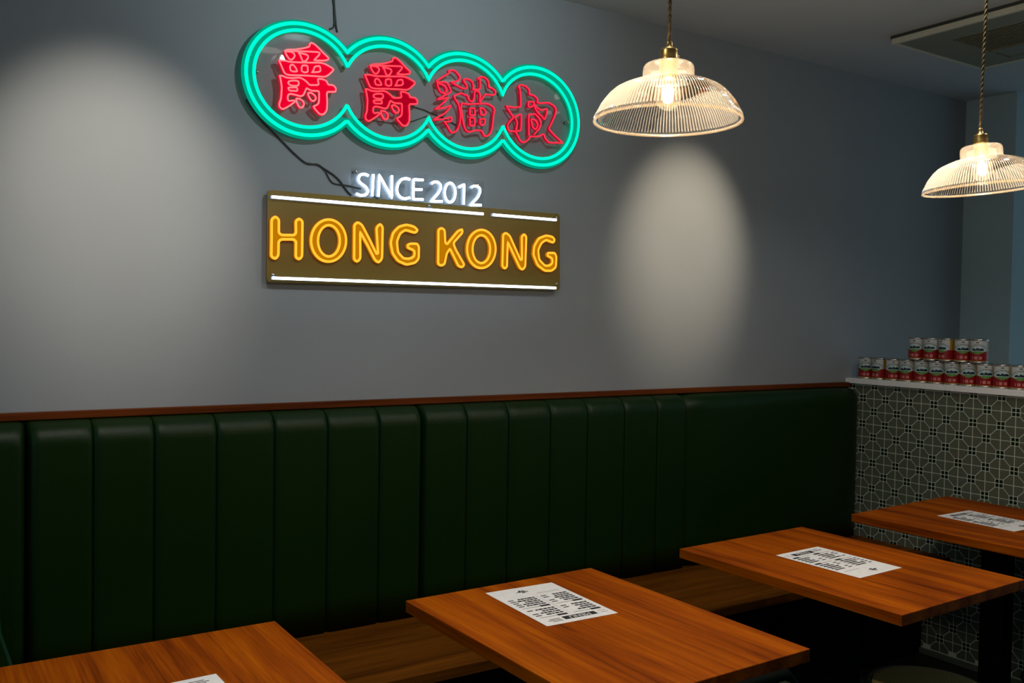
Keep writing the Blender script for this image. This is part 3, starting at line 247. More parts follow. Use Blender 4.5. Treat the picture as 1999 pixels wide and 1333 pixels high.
FILL2=[[[1255.7,2268.9],[1264.4,2274.5],[1292.0,2279.9],[1317.3,2287.9],[1337.7,2296.8],[1338.1,2305.3],[1343.8,2310.0],[1352.9,2308.0],[1368.8,2297.5],[1382.2,2286.5],[1398.3,2275.9],[1403.7,2270.7],[1399.9,2265.2],[1382.9,2260.2],[1353.0,2256.7],[1361.8,2266.1],[1370.7,2276.0],[1373.1,2282.5],[1366.5,2284.7],[1330.4,2280.2],[1299.8,2275.9],[1260.7,2270.1]],[[1258.3,2267.5],[1367.9,2284.0],[1370.7,2276.0],[1354.3,2257.5],[1331.3,2246.5],[1275.4,2239.5],[1264.9,2253.2]],[[1237.8,2236.8],[1255.2,2239.7],[1275.4,2238.3],[1318.5,2243.7],[1376.6,2252.8],[1393.7,2250.8],[1416.4,2242.3],[1421.8,2238.3],[1415.4,2230.0],[1402.5,2216.9],[1390.8,2210.2],[1371.2,2208.9],[1319.6,2203.7],[1276.4,2197.4],[1262.6,2198.2],[1256.2,2203.1],[1249.6,2216.3],[1243.0,2229.4]],[[1241.4,2191.7],[1251.4,2191.5],[1262.8,2188.0],[1281.7,2189.2],[1307.0,2195.0],[1319.9,2192.2],[1332.9,2184.6],[1340.9,2176.8],[1368.0,2181.0],[1371.9,2184.6],[1367.5,2200.9],[1384.5,2202.4],[1399.1,2198.6],[1403.3,2187.0],[1421.8,2189.3],[1431.4,2180.3],[1430.4,2169.2],[1402.6,2165.0],[1400.1,2159.7],[1402.2,2130.8],[1401.6,2106.3],[1391.4,2091.5],[1378.3,2089.7],[1365.0,2101.2],[1354.3,2111.8],[1365.8,2117.1],[1373.5,2124.2],[1374.4,2138.9],[1373.7,2163.1],[1346.5,2160.2],[1330.8,2166.3],[1328.4,2158.7],[1321.2,2142.0],[1312.3,2137.0],[1295.7,2139.4],[1277.9,2140.3],[1270.5,2135.6],[1269.6,2121.2],[1274.7,2117.2],[1289.8,2121.8],[1294.9,2118.9],[1278.8,2104.6],[1255.3,2088.2],[1243.9,2093.7],[1242.4,2104.2],[1248.2,2120.5],[1249.8,2156.3],[1245.5,2179.3]]]
BACK=[[835.0,2186.5],[835.2,2196.7],[836.1,2207.0],[837.6,2217.1],[839.6,2227.1],[842.2,2237.0],[845.4,2246.7],[849.2,2256.2],[853.5,2265.4],[858.2,2274.4],[863.5,2283.1],[869.3,2291.4],[875.4,2299.4],[882.0,2307.0],[889.0,2314.2],[896.3,2321.0],[903.9,2327.4],[911.9,2333.3],[920.1,2338.9],[928.5,2344.0],[937.2,2348.6],[946.1,2352.8],[955.1,2356.5],[964.3,2359.8],[973.5,2362.7],[982.9,2365.0],[992.4,2367.0],[1002.0,2368.5],[1011.5,2369.6],[1021.2,2370.2],[1030.8,2370.4],[1040.4,2370.1],[1050.0,2369.4],[1059.6,2368.3],[1069.1,2366.7],[1078.5,2364.7],[1087.9,2362.2],[1097.1,2359.3],[1106.3,2356.0],[1115.2,2352.2],[1124.0,2348.0],[1132.7,2343.4],[1141.1,2338.3],[1149.2,2332.8],[1157.1,2326.8],[1164.7,2320.5],[1172.0,2313.7],[1176.5,2317.8],[1183.9,2324.7],[1191.6,2331.1],[1199.6,2337.1],[1207.8,2342.7],[1216.3,2347.8],[1225.0,2352.5],[1233.9,2356.8],[1243.0,2360.6],[1252.2,2364.0],[1261.5,2367.0],[1271.0,2369.5],[1280.5,2371.6],[1290.2,2373.2],[1299.8,2374.4],[1309.5,2375.2],[1319.3,2375.5],[1329.0,2375.3],[1338.8,2374.8],[1348.5,2373.7],[1358.2,2372.3],[1367.8,2370.4],[1377.4,2368.0],[1386.8,2365.1],[1396.1,2361.8],[1405.3,2358.1],[1414.3,2353.9],[1423.2,2349.2],[1431.8,2344.0],[1440.1,2338.4],[1448.2,2332.4],[1456.0,2325.9],[1463.4,2319.0],[1469.9,2320.6],[1477.4,2327.5],[1485.3,2333.9],[1493.4,2339.9],[1501.9,2345.5],[1510.6,2350.5],[1519.5,2355.1],[1528.6,2359.3],[1537.8,2362.9],[1547.2,2366.1],[1556.7,2368.8],[1566.3,2371.0],[1575.9,2372.8],[1585.6,2374.2],[1595.3,2375.1],[1605.0,2375.5],[1614.7,2375.5],[1624.4,2375.1],[1634.1,2374.3],[1643.7,2373.0],[1653.3,2371.3],[1662.7,2369.2],[1672.1,2366.6],[1681.4,2363.7],[1690.5,2360.3],[1699.5,2356.5],[1708.3,2352.3],[1717.0,2347.6],[1725.5,2342.5],[1733.7,2337.0],[1741.7,2331.1],[1749.4,2324.8],[1756.8,2318.0],[1763.0,2313.9],[1770.1,2321.3],[1777.6,2328.4],[1785.4,2335.0],[1793.6,2341.1],[1802.0,2346.8],[1810.8,2352.0],[1819.7,2356.7],[1828.9,2360.9],[1838.2,2364.7],[1847.7,2367.9],[1857.3,2370.7],[1866.9,2373.0],[1876.7,2374.8],[1886.5,2376.1],[1896.3,2377.0],[1906.2,2377.4],[1916.0,2377.4],[1925.8,2376.9],[1935.5,2376.0],[1945.2,2374.6],[1954.8,2372.8],[1964.4,2370.5],[1973.8,2367.9],[1983.1,2364.8],[1992.2,2361.2],[2001.2,2357.3],[2010.0,2352.9],[2018.7,2348.1],[2027.1,2342.9],[2035.3,2337.3],[2043.2,2331.2],[2050.8,2324.8],[2058.1,2318.0],[2065.1,2310.8],[2071.8,2303.2],[2078.1,2295.2],[2083.9,2286.9],[2089.3,2278.3],[2094.3,2269.4],[2098.8,2260.1],[2102.8,2250.7],[2106.2,2240.9],[2109.1,2231.0],[2111.5,2220.9],[2113.2,2210.7],[2114.4,2200.4],[2115.0,2190.0],[2114.9,2179.5],[2114.3,2169.1],[2113.0,2158.8],[2111.1,2148.5],[2108.7,2138.3],[2105.6,2128.4],[2101.9,2118.6],[2097.7,2109.0],[2093.0,2099.8],[2087.7,2090.8],[2081.9,2082.2],[2075.7,2073.9],[2069.0,2066.1],[2061.9,2058.6],[2054.4,2051.6],[2046.5,2045.0],[2038.4,2038.8],[2029.9,2033.2],[2021.2,2028.0],[2012.2,2023.3],[2003.1,2019.0],[1993.8,2015.3],[1984.3,2012.0],[1974.7,2009.3],[1965.0,2007.0],[1955.3,2005.1],[1945.5,2003.8],[1935.6,2002.9],[1925.8,2002.5],[1916.0,2002.5],[1906.2,2003.0],[1896.4,2004.0],[1886.7,2005.3],[1877.1,2007.2],[1867.6,2009.4],[1858.2,2012.1],[1848.9,2015.2],[1839.7,2018.7],[1830.7,2022.7],[1821.9,2027.0],[1813.3,2031.8],[1804.9,2037.1],[1796.7,2042.7],[1788.8,2048.7],[1781.1,2055.1],[1773.8,2062.0],[1766.8,2067.0],[1759.6,2059.7],[1752.1,2052.8],[1744.2,2046.3],[1736.1,2040.3],[1727.6,2034.8],[1718.9,2029.7],[1710.0,2025.1],[1700.9,2021.0],[1691.7,2017.4],[1682.3,2014.2],[1672.8,2011.5],[1663.2,2009.2],[1653.6,2007.4],[1643.9,2006.1],[1634.2,2005.2],[1624.5,2004.7],[1614.7,2004.7],[1605.1,2005.1],[1595.4,2006.0],[1585.8,2007.3],[1576.2,2009.0],[1566.8,2011.1],[1557.4,2013.6],[1548.1,2016.6],[1539.0,2020.0],[1530.0,2023.8],[1521.1,2028.0],[1512.5,2032.7],[1504.0,2037.7],[1495.8,2043.2],[1487.8,2049.2],[1480.1,2055.5],[1472.7,2062.2],[1462.1,2060.7],[1454.7,2053.8],[1447.0,2047.4],[1439.0,2041.4],[1430.8,2035.8],[1422.3,2030.7],[1413.6,2026.0],[1404.7,2021.7],[1395.6,2017.9],[1386.4,2014.5],[1377.0,2011.5],[1367.6,2009.0],[1358.0,2006.9],[1348.4,2005.3],[1338.8,2004.1],[1329.0,2003.3],[1319.3,2003.0],[1309.5,2003.2],[1299.8,2003.7],[1290.1,2004.8],[1280.4,2006.2],[1270.8,2008.1],[1261.2,2010.5],[1251.8,2013.4],[1242.4,2016.7],[1233.3,2020.4],[1224.3,2024.6],[1215.4,2029.3],[1206.8,2034.5],[1198.5,2040.1],[1190.4,2046.1],[1182.6,2052.6],[1175.2,2059.5],[1172.6,2058.8],[1165.3,2052.0],[1157.6,2045.6],[1149.7,2039.7],[1141.5,2034.1],[1133.0,2029.0],[1124.4,2024.4],[1115.5,2020.2],[1106.5,2016.5],[1097.3,2013.2],[1088.0,2010.3],[1078.6,2007.9],[1069.1,2006.0],[1059.6,2004.5],[1050.0,2003.4],[1040.4,2002.8],[1030.8,2002.6],[1021.2,2002.9],[1011.6,2003.6],[1002.0,2004.7],[992.5,2006.3],[983.0,2008.3],[973.7,2010.8],[964.4,2013.7],[955.3,2017.0],[946.3,2020.8],[937.5,2025.0],[928.9,2029.6],[920.5,2034.7],[912.3,2040.2],[904.4,2046.2],[896.8,2052.5],[889.5,2059.3],[882.6,2066.5],[876.0,2074.0],[869.8,2082.0],[864.1,2090.3],[858.8,2098.9],[854.0,2107.8],[849.7,2117.0],[845.9,2126.4],[842.6,2136.1],[839.9,2145.9],[837.8,2155.9],[836.3,2166.1],[835.3,2176.3]]
XR = 3.7731
def brick_weave():
    m, nt, b = mat('woven_cane')
    tc = N(nt, 'ShaderNodeTexCoord'); mp = N(nt, 'ShaderNodeMapping'); mp.inputs['Scale'].default_value = (150, 150, 150)
    nt.links.new(tc.outputs['Object'], mp.inputs['Vector'])
    w1 = N(nt, 'ShaderNodeTexChecker'); w1.inputs['Scale'].default_value = 1.
    w1.inputs['Color1'].default_value = (.50, .36, .11, 1); w1.inputs['Color2'].default_value = (.30, .21, .06, 1)
    nt.links.new(mp.outputs[0], w1.inputs['Vector']); nt.links.new(w1.outputs[0], b.inputs['Base Color'])
    bp = N(nt, 'ShaderNodeBump'); bp.inputs['Strength'].default_value = .5; bp.inputs['Distance'].default_value = .002
    nt.links.new(w1.outputs['Fac'], bp.inputs['Height']); nt.links.new(bp.outputs[0], b.inputs['Normal'])
    b.inputs['Roughness'].default_value = .6
    return m
M['cane'] = brick_weave()

# ================================================================== the setting
def struct(name, mb, m, label, parent=None, bevel=0.):
    o = mb.build(name, m, parent, bevel=bevel)
    if parent is None: tag(o, label, None, None, 'structure')
    return o
struct('floor', MB().box((-1.6, -4.6, -.1), (6.2, .12, 0)), M['floor'], 'dark floor under the tables and bench')
struct('ceiling', MB().box((-1.6, -4.6, CEIL), (6.2, .12, CEIL+.1)), M['ceiling'], 'plain dim grey ceiling above the room')
struct('wall_back', MB().box((-1.6, 0, 0), (4.70, .12, CEIL)), M['wall'], 'grey painted wall that carries the neon signs')
struct('wall_far', MB().box((4.70, -.268, 0), (6.2, .12, CEIL)), M['pier'], 'grey pier standing out from the wall beyond the can shelf')
struct('wall_front', MB().box((-1.6, -4.72, 0), (6.2, -4.6, CEIL)), M['wall'], 'unseen grey wall behind the camera, added to cut front light')  # unseen wall put in to close off ambient light from the front
struct('wall_left', MB().box((-1.72, -4.72, 0), (-1.6, .12, 1.05)), M['wall'], 'unseen low wall beyond the left edge, added to cut low light')  # unseen sill, put in to block low light from the open left
struct('trim_1', MB().box((-1.6, -.024, 1.156), (XR, 0, 1.1765)), M['trim'], 'thin red brown wooden rail along the top of the green backrests', bevel=.0015)
GR = .0038
wr = struct('wall_right', MB().box((XR+.0015, -1.75, 0), (XR+.165, 0, 1.172)), M['grout'], 'low partition wall faced with grey octagon tiles and small dark squares')
struct('baseboard_right', MB().box((XR-.014, -1.75, 0), (XR+.0025, -.42, .022)), M['tile'], 'low tiled skirting at the foot of the octagon tile wall')

# tiles: each square cell holds two clipped quarter-octagons and, at two corners, dark squares in blocks of four
PT = .06; TY0 = -.147; TZ0 = 1.1053; DA = .285
def inset(poly, g):
    n = len(poly); out = []
    for i in range(n):
        p0, p1, p2 = Vector(poly[i-1]), Vector(poly[i]), Vector(poly[(i+1) % n])
        d1 = (p1-p0).normalized(); d2 = (p2-p1).normalized()
        n1 = Vector((-d1.y, d1.x)); n2 = Vector((-d2.y, d2.x))
        k = 1+n1.dot(n2); out.append(tuple(p1+(n1+n2)*(g/k)))
    return out
a_ = DA
pent = {  # local cell coords 0..1 (u to the room side = -y, v down); counter-clockwise
  'A': [(a_, 0), (1, 0), (1, 1-a_), (1-a_, 1-a_), (a_, a_)],
  'B': [(0, a_), (a_, a_), (1-a_, 1-a_), (1-a_, 1), (0, 1)],
  'C': [(0, 0), (1-a_, 0), (1-a_, a_), (a_, 1-a_), (0, 1-a_)],
  'D': [(1, a_), (1, 1), (a_, 1), (a_, 1-a_), (1-a_, a_)]}
def tile_poly(key):
    q = inset([(u*PT, v*PT) for u, v in pent[key]], GR/2)
    return [(-u, -v) for u, v in q]
def tile_mesh(polys, name, m):
    mb = MB()
    for p in polys: mb.prism(p, 'x', .004, 0.)
    return mb.mesh(name, m)
TM = {k: tile_mesh([tile_poly(k)], 'tile', M['tile']) for k in pent}
blk = []
for sy in (-1, 1):
    for sz in (-1, 1):
        q = [(0, 0), (a_*PT, 0), (a_*PT, a_*PT), (0, a_*PT)]
        q = inset(q, GR/2); blk.append([(sy*y, sz*z) for y, z in q])
DM = tile_mesh(blk, 'dark_tile', M['dtile'])
rest = MB(); drest = MB()
ntile = 0
for c in range(-3, 26):
    for r in range(-1, 19):
        y = TY0-PT*c; z = TZ0-PT*r
        keys = ('A', 'B') if (c+r) % 2 != 0 else ('C', 'D')
        single = -1 <= c <= 12 and r <= 9 and ntile < 298
        for k in keys:
            poly = [(y+py, z+pz) for py, pz in tile_poly(k)]
            if max(p[0] for p in poly) > 0 or min(p[0] for p in poly) < -1.75: continue
            if min(p[1] for p in poly) < .022: continue
            if max(p[1] for p in poly) > 1.172:
                poly = [(py, min(pz, 1.1715)) for py, pz in poly]
                rest.prism(poly, 'x', XR+.004, XR); continue
            if single:
                ntile += 1; o = link('tile', TM[k], wr, (XR, y, z))
            else: rest.prism(poly, 'x', XR+.004, XR)
        if (c+r) % 2 != 0 and y < -.02 and z > .045:
            if -1 <= c <= 12 and r <= 13: link('dark_tile', DM, wr, (XR, y, z))
            else:
                for q in blk:
                    pp = [(y+py, min(z+pz, 1.1715)) for py, pz in q]; drest.prism(pp, 'x', XR+.004, XR)
tag(rest.build('tile_field', M['tile'], wr), kind='stuff'); tag(drest.build('dark_tile_field', M['dtile'], wr), kind='stuff')

# ================================================================== shelf, cans
SH = 1.196
sh = MB().box((XR-.02, -1.78, 1.172), (XR+.19, -.001, SH)).build('can_shelf', M['shelf'], bevel=.002)
tag(sh, 'pale stone ledge on top of the tiled partition, carrying the milk cans', 'shelf')

def text_mesh(txt, size):
    cu = bpy.data.curves.new('txt', 'FONT'); cu.body = txt; cu.size = size; cu.align_x = 'CENTER'; cu.align_y = 'CENTER'; cu.resolution_u = 2
    o = bpy.data.objects.new('txt', cu); col.objects.link(o)
    bpy.context.view_layer.update()
    me = bpy.data.meshes.new_from_object(o.evaluated_get(bpy.context.evaluated_depsgraph_get()))
    v = [tuple(p.co) for p in me.vertices]; f = [list(p.vertices) for p in me.polygons]
    bpy.data.objects.remove(o); bpy.data.curves.remove(cu); bpy.data.meshes.remove(me)
    return v, f
CR = .0350; CH = .101
cm = [simple('can_white', (.50, .54, .54), .3), simple('can_red', (.25, .008, .010), .25), simple('can_green', (.10, .25, .05), .4),
      simple('can_gold', (.32, .21, .03), .4), simple('can_black', (.008, .016, .03), .4), simple('can_pink', (.52, .16, .13), .4), simple('can_sky', (.42, .60, .62), .4)]
def can_label():
    mb = MB(); n = 72; rows = 44; z0 = .006; z1 = CH-.006
    vs = [(CR*math.cos(2*PI*i/n), CR*math.sin(2*PI*i/n), z0+(z1-z0)*k/rows) for k in range(rows+1) for i in range(n)]
    o = 0; mb.v += vs
    for k in range(rows):
        for i in range(n):
            ph = (i+.5)*360/n; ph = ph-360 if ph > 180 else ph; t = (k+.5)/rows; ap = abs(ph)
            top = .50-.14*max(0, 1-(ap/52)**2) if ap < 52 else .50
            mi = 1
            if t > top:
                mi = 0 if ap < 64 else 3
                if ap < 48 and .42 < t < .70: mi = 6
                if ap < 50 and t < .51-.0008*ap: mi = 2
            elif ap < 34 and .12 < t < .25 and (i//2) % 3 != 0: mi = 5
            elif t < .05: mi = 3
            # the cows standing on the green
            for cx, w_, zt in ((-25, 13, .645), (0, 12, .665), (25, 13, .655)):
                d = abs(ph-cx)
                if d < w_ and .525 < t < zt-.0035*d: mi = 4
            if ap < 8 and .89 < t < .925: mi = 4
            j = (i+1) % n
            mb.f.append([k*n+i, k*n+j, (k+1)*n+j, (k+1)*n+i]); mb.mi.append(mi); mb.sm.append(True)
    # arched wordmark wrapped round the can
    v, f = text_mesh('BLACK&WHITE', .0118)
    pv = []
    for x, y, z in v:
        a = x/CR*.92; pv.append(((CR+.0003)*math.cos(a), (CR+.0003)*math.sin(a), .0765+y*1.0-.012*(a/.9)**2))
    mb.add(pv, f, 4)
    return mb.mesh('label', cm, fix=False)
LAB = can_label()
RIM = MB().lathe([(CR-.006, CH-.004), (CR-.004, CH-.004), (CR-.003, CH), (CR+.0012, CH), (CR+.0012, CH-.006), (CR-.0002, CH-.007)], 40).mesh('rim', M['steel'])
LID = MB().lathe([(.0001, CH-.005), (CR*.55, CH-.005), (CR*.6, CH-.004), (CR-.005, CH-.004)], 40, cap0=True).mesh('lid', M['steel'])
BOT = MB().lathe([(.0001, .0), (CR+.0012, 0), (CR+.0012, .006), (CR-.0002, .007)], 40).mesh('base_rim', M['steel'])
ords = ['first', 'second', 'third', 'fourth', 'fifth', 'sixth', 'seventh', 'eighth', 'ninth', 'tenth', 'eleventh', 'twelfth', 'thirteenth']
def can(x, y, z, rz, label, grp):
    e = empty('milk_can', (x, y, z), label, 'can', grp, rz)
    for nm, me in (('label', LAB), ('rim', RIM), ('lid', LID), ('base_rim', BOT)): link(nm, me, e)
    return e
face = math.radians(180+28)
cy = [-.0732-.0726*i for i in range(13)]
jit = [.05, -.55, .12, -.25, 0, -.05, -.1, .0, .1, .02, .1, -.3, .2]
for i, y in enumerate(cy):
    lb = '%s milk can from the grey wall in the lower row on the ledge' % ords[i] if i else 'milk can nearest the grey wall in the lower row on the ledge'
    can(XR+.037, y, SH, face+jit[i], lb, 'milk cans in the lower row')
ju = [-.25, -.3, -.75, .05, -.15]
for i, y in enumerate([-.3335-.0726*i for i in range(5)]):
    lb = ['leftmost milk can in the upper row of five', 'second milk can from the left in the upper row of five', 'middle milk can of the upper row of five, turned to show its gold side',
          'fourth milk can from the left in the upper row of five', 'rightmost milk can in the upper row of five'][i]
    can(XR+.037, y, SH+CH+.0003, face+ju[i], lb, 'milk cans in the upper row')

# ================================================================== banquette
def channel(x0, x1, e0, e1, ztop, zbot=.452, dep=.090):
    """one upholstered channel; e0/e1 = how deep its left/right edge falls back"""
    us = [0, .02, .05, .1, .2, .35, .5, .65, .8, .9, .95, .98, 1]
    prof = [(1, zbot)] + [(1, zbot+(ztop-.065-zbot)*k/6) for k in range(1, 7)]
    for k in range(1, 8):
        a = k/7*PI/2; prof.append((1-(1-math.cos(a))*.62, ztop-.065+.065*math.sin(a)))
    prof.append((.2, ztop))
    vs = []; n = len(us)
    for d, z in prof:
        for u in us:
            fall = 0.
            if u < .5: fall = e0*max(0, 1-(u/.10))**2.2
            else: fall = e1*max(0, 1-((1-u)/.10))**2.2
            yy = -dep*d + fall*(.4+.6*d)
            vs.append((x0+(x1-x0)*u, min(yy, -.004), z - fall*.25*(1 if z > ztop-.03 else 0)))
    fs = [(k*n+i, k*n+i+1, (k+1)*n+i+1, (k+1)*n+i) for k in range(len(prof)-1) for i in range(n-1)]
    # closing sides and back
    mb = MB().add(vs, fs, 0, True)
    m = len(prof)
    bv = [(x0, -.003, zbot), (x1, -.003, zbot), (x1, -.003, ztop), (x0, -.003, ztop)]
    o = len(mb.v); mb.v += bv
    mb.f.append([o, o+1, o+2, o+3]); mb.f.append([k*n for k in range(m)]+[o+3, o]); mb.f.append([k*n+n-1 for k in range(m)]+[o+2, o+1]); mb.f.append([(m-1)*n+i for i in range(n)]+[o+2, o+3]); mb.f.append([i for i in range(n)]+[o+1, o])
    mb.mi += [0]*5; mb.sm += [False]*5
    return mb
ZT = 1.1535
S = SEAMX
secs = [([S[0]-1.18+i*1.18/7 for i in range(8)], 'leftmost green upholstered backrest section, cut by the edge of the photo'),
        (S[0:8], 'ribbed green upholstered backrest section below the left end of the signs'),
        (S[7:15], 'ribbed green upholstered backrest section between the sign and the smooth section'),
        ([S[14], XR-.002], 'smooth dark green upholstered backrest section beside the tile wall')]
for xs, lb in secs:
    e = empty('banquette_backrest', ((xs[0]+xs[-1])/2, 0, .452), lb, 'backrest', 'banquette backrest sections')
    for i in range(len(xs)-1):
        x0, x1 = xs[i], xs[i+1]
        first, last = i == 0, i == len(xs)-2
        mb = channel(x0+(.002 if first else .0004), x1-(.002 if last else .0004), .030 if first else .009, .030 if last else .009, ZT)
        o = mb.build('channel', M['leather'], e); o.location = -Vector(e.location)
bn = empty('wall_bench', (1.3, -.3, 0), 'long brown wooden bench seat running along the green backrests', 'bench')
def child(mb, name, m, par, bevel=0., seg=2):
    o = mb.build(name, m, par, bevel=bevel, seg=seg); o.location = -Vector(par.location); return o
child(MB().box((-1.3, -.545, .418), (XR-.001, -.004, .45)), 'seat_board', M['bench'], bn, .002)
child(MB().box((-1.3, -.42, .0), (XR-.001, -.40, .418)), 'front_panel', M['panel'], bn, .001)

# ================================================================== tables
TW, TD, TZ = .608, .775, .7284
def table(cx, cy, rz, label, wd=TW):
    e = empty('dining_table', (cx, cy, 0), label, 'table', 'wooden tables along the bench', rz)
    MB().box((-wd/2, -TD/2, TZ-.03), (wd/2, TD/2, TZ)).build('table_top', M['table'], e, bevel=.0018)
    MB().box((-.2, -.26, TZ-.036), (.2, .26, TZ-.03)).build('top_plate', M['blacksteel'], e, bevel=.001)
    MB().box((-.042, -.042, .015), (.042, .042, TZ-.036)).build('pedestal', M['blacksteel'], e, bevel=.004)
    MB().box((-.2, -.25, 0), (.2, .25, .015)).build('base_plate', M['blacksteel'], e, bevel=.004)
    return e
def from_corner(x, y, a, wd=TW, right=False):
    ex = Vector((math.cos(a), math.sin(a))); ey = Vector((math.sin(a), -math.cos(a)))
    c = Vector((x, y)) + ex*(-wd/2 if right else wd/2) + ey*TD/2
    return c.x, c.y, a
table(*from_corner(1.0622, -.7183, math.radians(1.087)), 'orange brown wooden table in the middle, its menu lying upside down')
table(*from_corner(2.0585, -.6685, math.radians(1.655)), 'orange brown wooden table just in front of the smooth backrest section')
table(*from_corner(.7251, -.7042, math.radians(-.058), right=True), 'orange brown wooden table in the lower left corner of the photo')
table(*from_corner(3.014, -.600, math.radians(3.0), .69), 'orange brown wooden table pushed against the octagon tile wall', .69)

# ================================================================== menus
def menu(cx, cy, rz, label):
    e = empty('menu_sheet', (cx, cy, TZ+.0002), label, 'menu', 'printed menus on the tables', rz)
    W_, H_ = .21, .297
    MB().box((-W_/2, -H_/2, 0), (W_/2, H_/2, .0004)).build('paper', M['paper'], e)
    mb = MB(); wm = MB(); rnd = random.Random(5)
    def bar(x0, v0, x1, v1, t=mb, z=.00055): # u from left, v from top
        t.add([(x0-W_/2, H_/2-v1, z), (x1-W_/2, H_/2-v1, z), (x1-W_/2, H_/2-v0, z), (x0-W_/2, H_/2-v0, z)], [(0, 1, 2, 3)])
    bar(.045, .020, .142, .042)
    for k in range(3): bar(.150, .018+.008*k, .150+.03+.008*(k % 2), .021+.008*k)
    bar(.012, .024, .032, .026); bar(.012, .036, .036, .0375)
    bar(.104, .055, .1046, .215)
    for cx0 in (.012, .112):
        v = .052
        for sec in range(2 if cx0 < .1 else 2):
            bar(cx0, v, cx0+.030, v+.011); bar(cx0+.031, v+.004, cx0+.082, v+.006); v += .017
            for k in range(5 if (sec+int(cx0*20)) % 2 else 4):
                x = cx0+.002; lim = x+rnd.uniform(.040, .058)
                while x < lim:
                    ww = rnd.uniform(.006, .015); bar(x, v, min(x+ww, lim+.004), v+.0084); x += ww+.0018
                if rnd.random() < .8: bar(cx0+.066, v+.001, cx0+.066+.017, v+.0065)
                v += .0135
            v += .008
    bar(.020, .232, .09, .2335)
    # the small animal crest near the foot of the sheet
    cxx, cvv = .118, .262
    for dx, dv, w_, h_ in ((0, 0, .022, .008), (-.012, -.004, .010, .005), (.014, -.003, .012, .004), (.004, .008, .006, .007), (-.006, .009, .004, .006), (.0, -.009, .010, .006)):
        bar(cxx+dx-w_/2, cvv+dv-h_/2, cxx+dx+w_/2, cvv+dv+h_/2)
    mb.build('print', M['ink'], e, fix=False)
    v, f = text_mesh('MENU', .023)
    wm.add([(x*1.0+(.0935-W_/2), y+(H_/2-.031), .0007) for x, y, z in v], f)
    wm.build('header_text', M['paper'], e, fix=False)
    return e
menu(1.371, -.9191, math.radians(180-2.0), 'white printed menu lying upside down on the middle table')
menu(2.3745, -1.026, math.radians(2.2), 'white printed menu on the table before the smooth backrest')
menu(3.385, -.932, math.radians(-1.0), 'white printed menu on the table beside the tile wall')
menu(.417, -1.112, math.radians(2.), 'white printed menu on the lower left table, cut by the frame')

# ================================================================== stools and chair
def stool(cx, cy, label, rz=0., zs=.452, R=.158):
    e = empty('round_stool', (cx, cy, 0), label, 'stool', 'round woven stools', rz)
    MB().lathe([(.0001, zs+.002), (R*.5, zs+.0015), (R*.85, zs), (R*.95, zs-.003), (R*.97, zs-.012), (R*.97, zs-.018)], 48, cap0=True).build('seat', M['cane'], e)
    hoop = [((R+.004)*math.cos(2*PI*i/48), (R+.004)*math.sin(2*PI*i/48), zs-.016) for i in range(48)]
    MB().tube(hoop, .011, 8, closed=True).build('seat_ring', M['metal'], e)
    for k in range(4):
        a = PI/4+k*PI/2; c, s = math.cos(a), math.sin(a)
        MB().tube([(R*.92*c, R*.92*s, zs-.02), (R*.98*c, R*.98*s, zs-.1), (R*1.2*c, R*1.2*s, .0)], [.016, .016, .013], 8).build('leg', M['metal'], e)
    ft = [(R*1.1*math.cos(2*PI*i/40), R*1.1*math.sin(2*PI*i/40), .2) for i in range(40)]
    MB().tube(ft, .008, 6, closed=True).build('foot_ring', M['metal'], e)
    return e
stool(2.385, -1.335, 'round woven seat stool with dark metal frame under the table by the smooth backrest', .2)
stool(3.43, -1.24, 'round woven seat stool at the right edge beside the tile wall', .5)
ch = empty('chair', (1.29, -1.40, 0), 'dark metal chair with a pale back panel tucked at the middle table', 'chair')
x0, x1, yb = -.19, .19, -.205
MB().box((x0+.012, yb-.006, .50), (x1+.001, yb+.006, .742)).build('back_panel', simple('pale_olive_panel', (.55, .57, .34), .6), ch, bevel=.002)
fr = [(x0, yb-.0, .0), (x0, yb, .44), (x0, yb, .72), (x0+.03, yb, .757), (x1-.02, yb, .757), (x1+.013, yb, .72), (x1+.013, yb, .44), (x1+.013, yb, 0)]
MB().tube(fr, .0115, 8).build('back_frame', M['blacksteel'], ch)
MB().box((x0-.005, yb, .43), (x1+.015, .18, .452)).build('seat', M['cane'], ch, bevel=.006)
for sx in (x0+.012, x1): MB().tube([(sx, .16, .43), (sx, .18, .0)], .011, 8).build('leg', M['metal'], ch)

# cushion leaning on the bench at the left edge
def cushion(loc, rot, label):
    e = empty('scatter_cushion', loc, label, 'cushion'); e.rotation_euler = rot
    n = 16; w_ = .15; vs = []; fs = []
    for side in (-1, 1):
        for i in range(n+1):
            for j in range(n+1):
                u, v = 2*i/n-1, 2*j/n-1
                k = (1-u**2)*(1-v**2); pin = 1-.09*(1-abs(u))*(abs(v)**3)-.0; pin2 = 1-.09*(1-abs(v))*(abs(u)**3)
                vs.append((u*w_*pin2, side*(.055*k**.45), .16+v*w_*pin))
    m = (n+1)**2
    for s_ in (0, 1):
        for i in range(n):
            for j in range(n):
                a = s_*m+i*(n+1)+j; fs.append((a, a+1, a+n+2, a+n+1))
    MB().add(vs, fs, 0, True).build('cover', M['leather'], e)
    edge = []
    for s_, rng in ((0, range(n)), (1, range(n)), (2, range(n)), (3, range(n))):
        for t in rng:
            q = 2*t/n-1
            u, v = [(q, -1), (1, q), (-q, 1), (-1, -q)][s_]
            edge.append((u*w_*(1-.09*(1-abs(v))*(abs(u)**3)), 0, .16+v*w_*(1-.09*(1-abs(u))*(abs(v)**3))))
    MB().tube(edge, .007, 8, closed=True).build('piping', simple('green_piping', (.008, .06, .03), .35), e)
cushion((.082, -.19, .462), (math.radians(8), math.radians(-11), 0), 'dark green cushion leaning on the bench at the left edge')

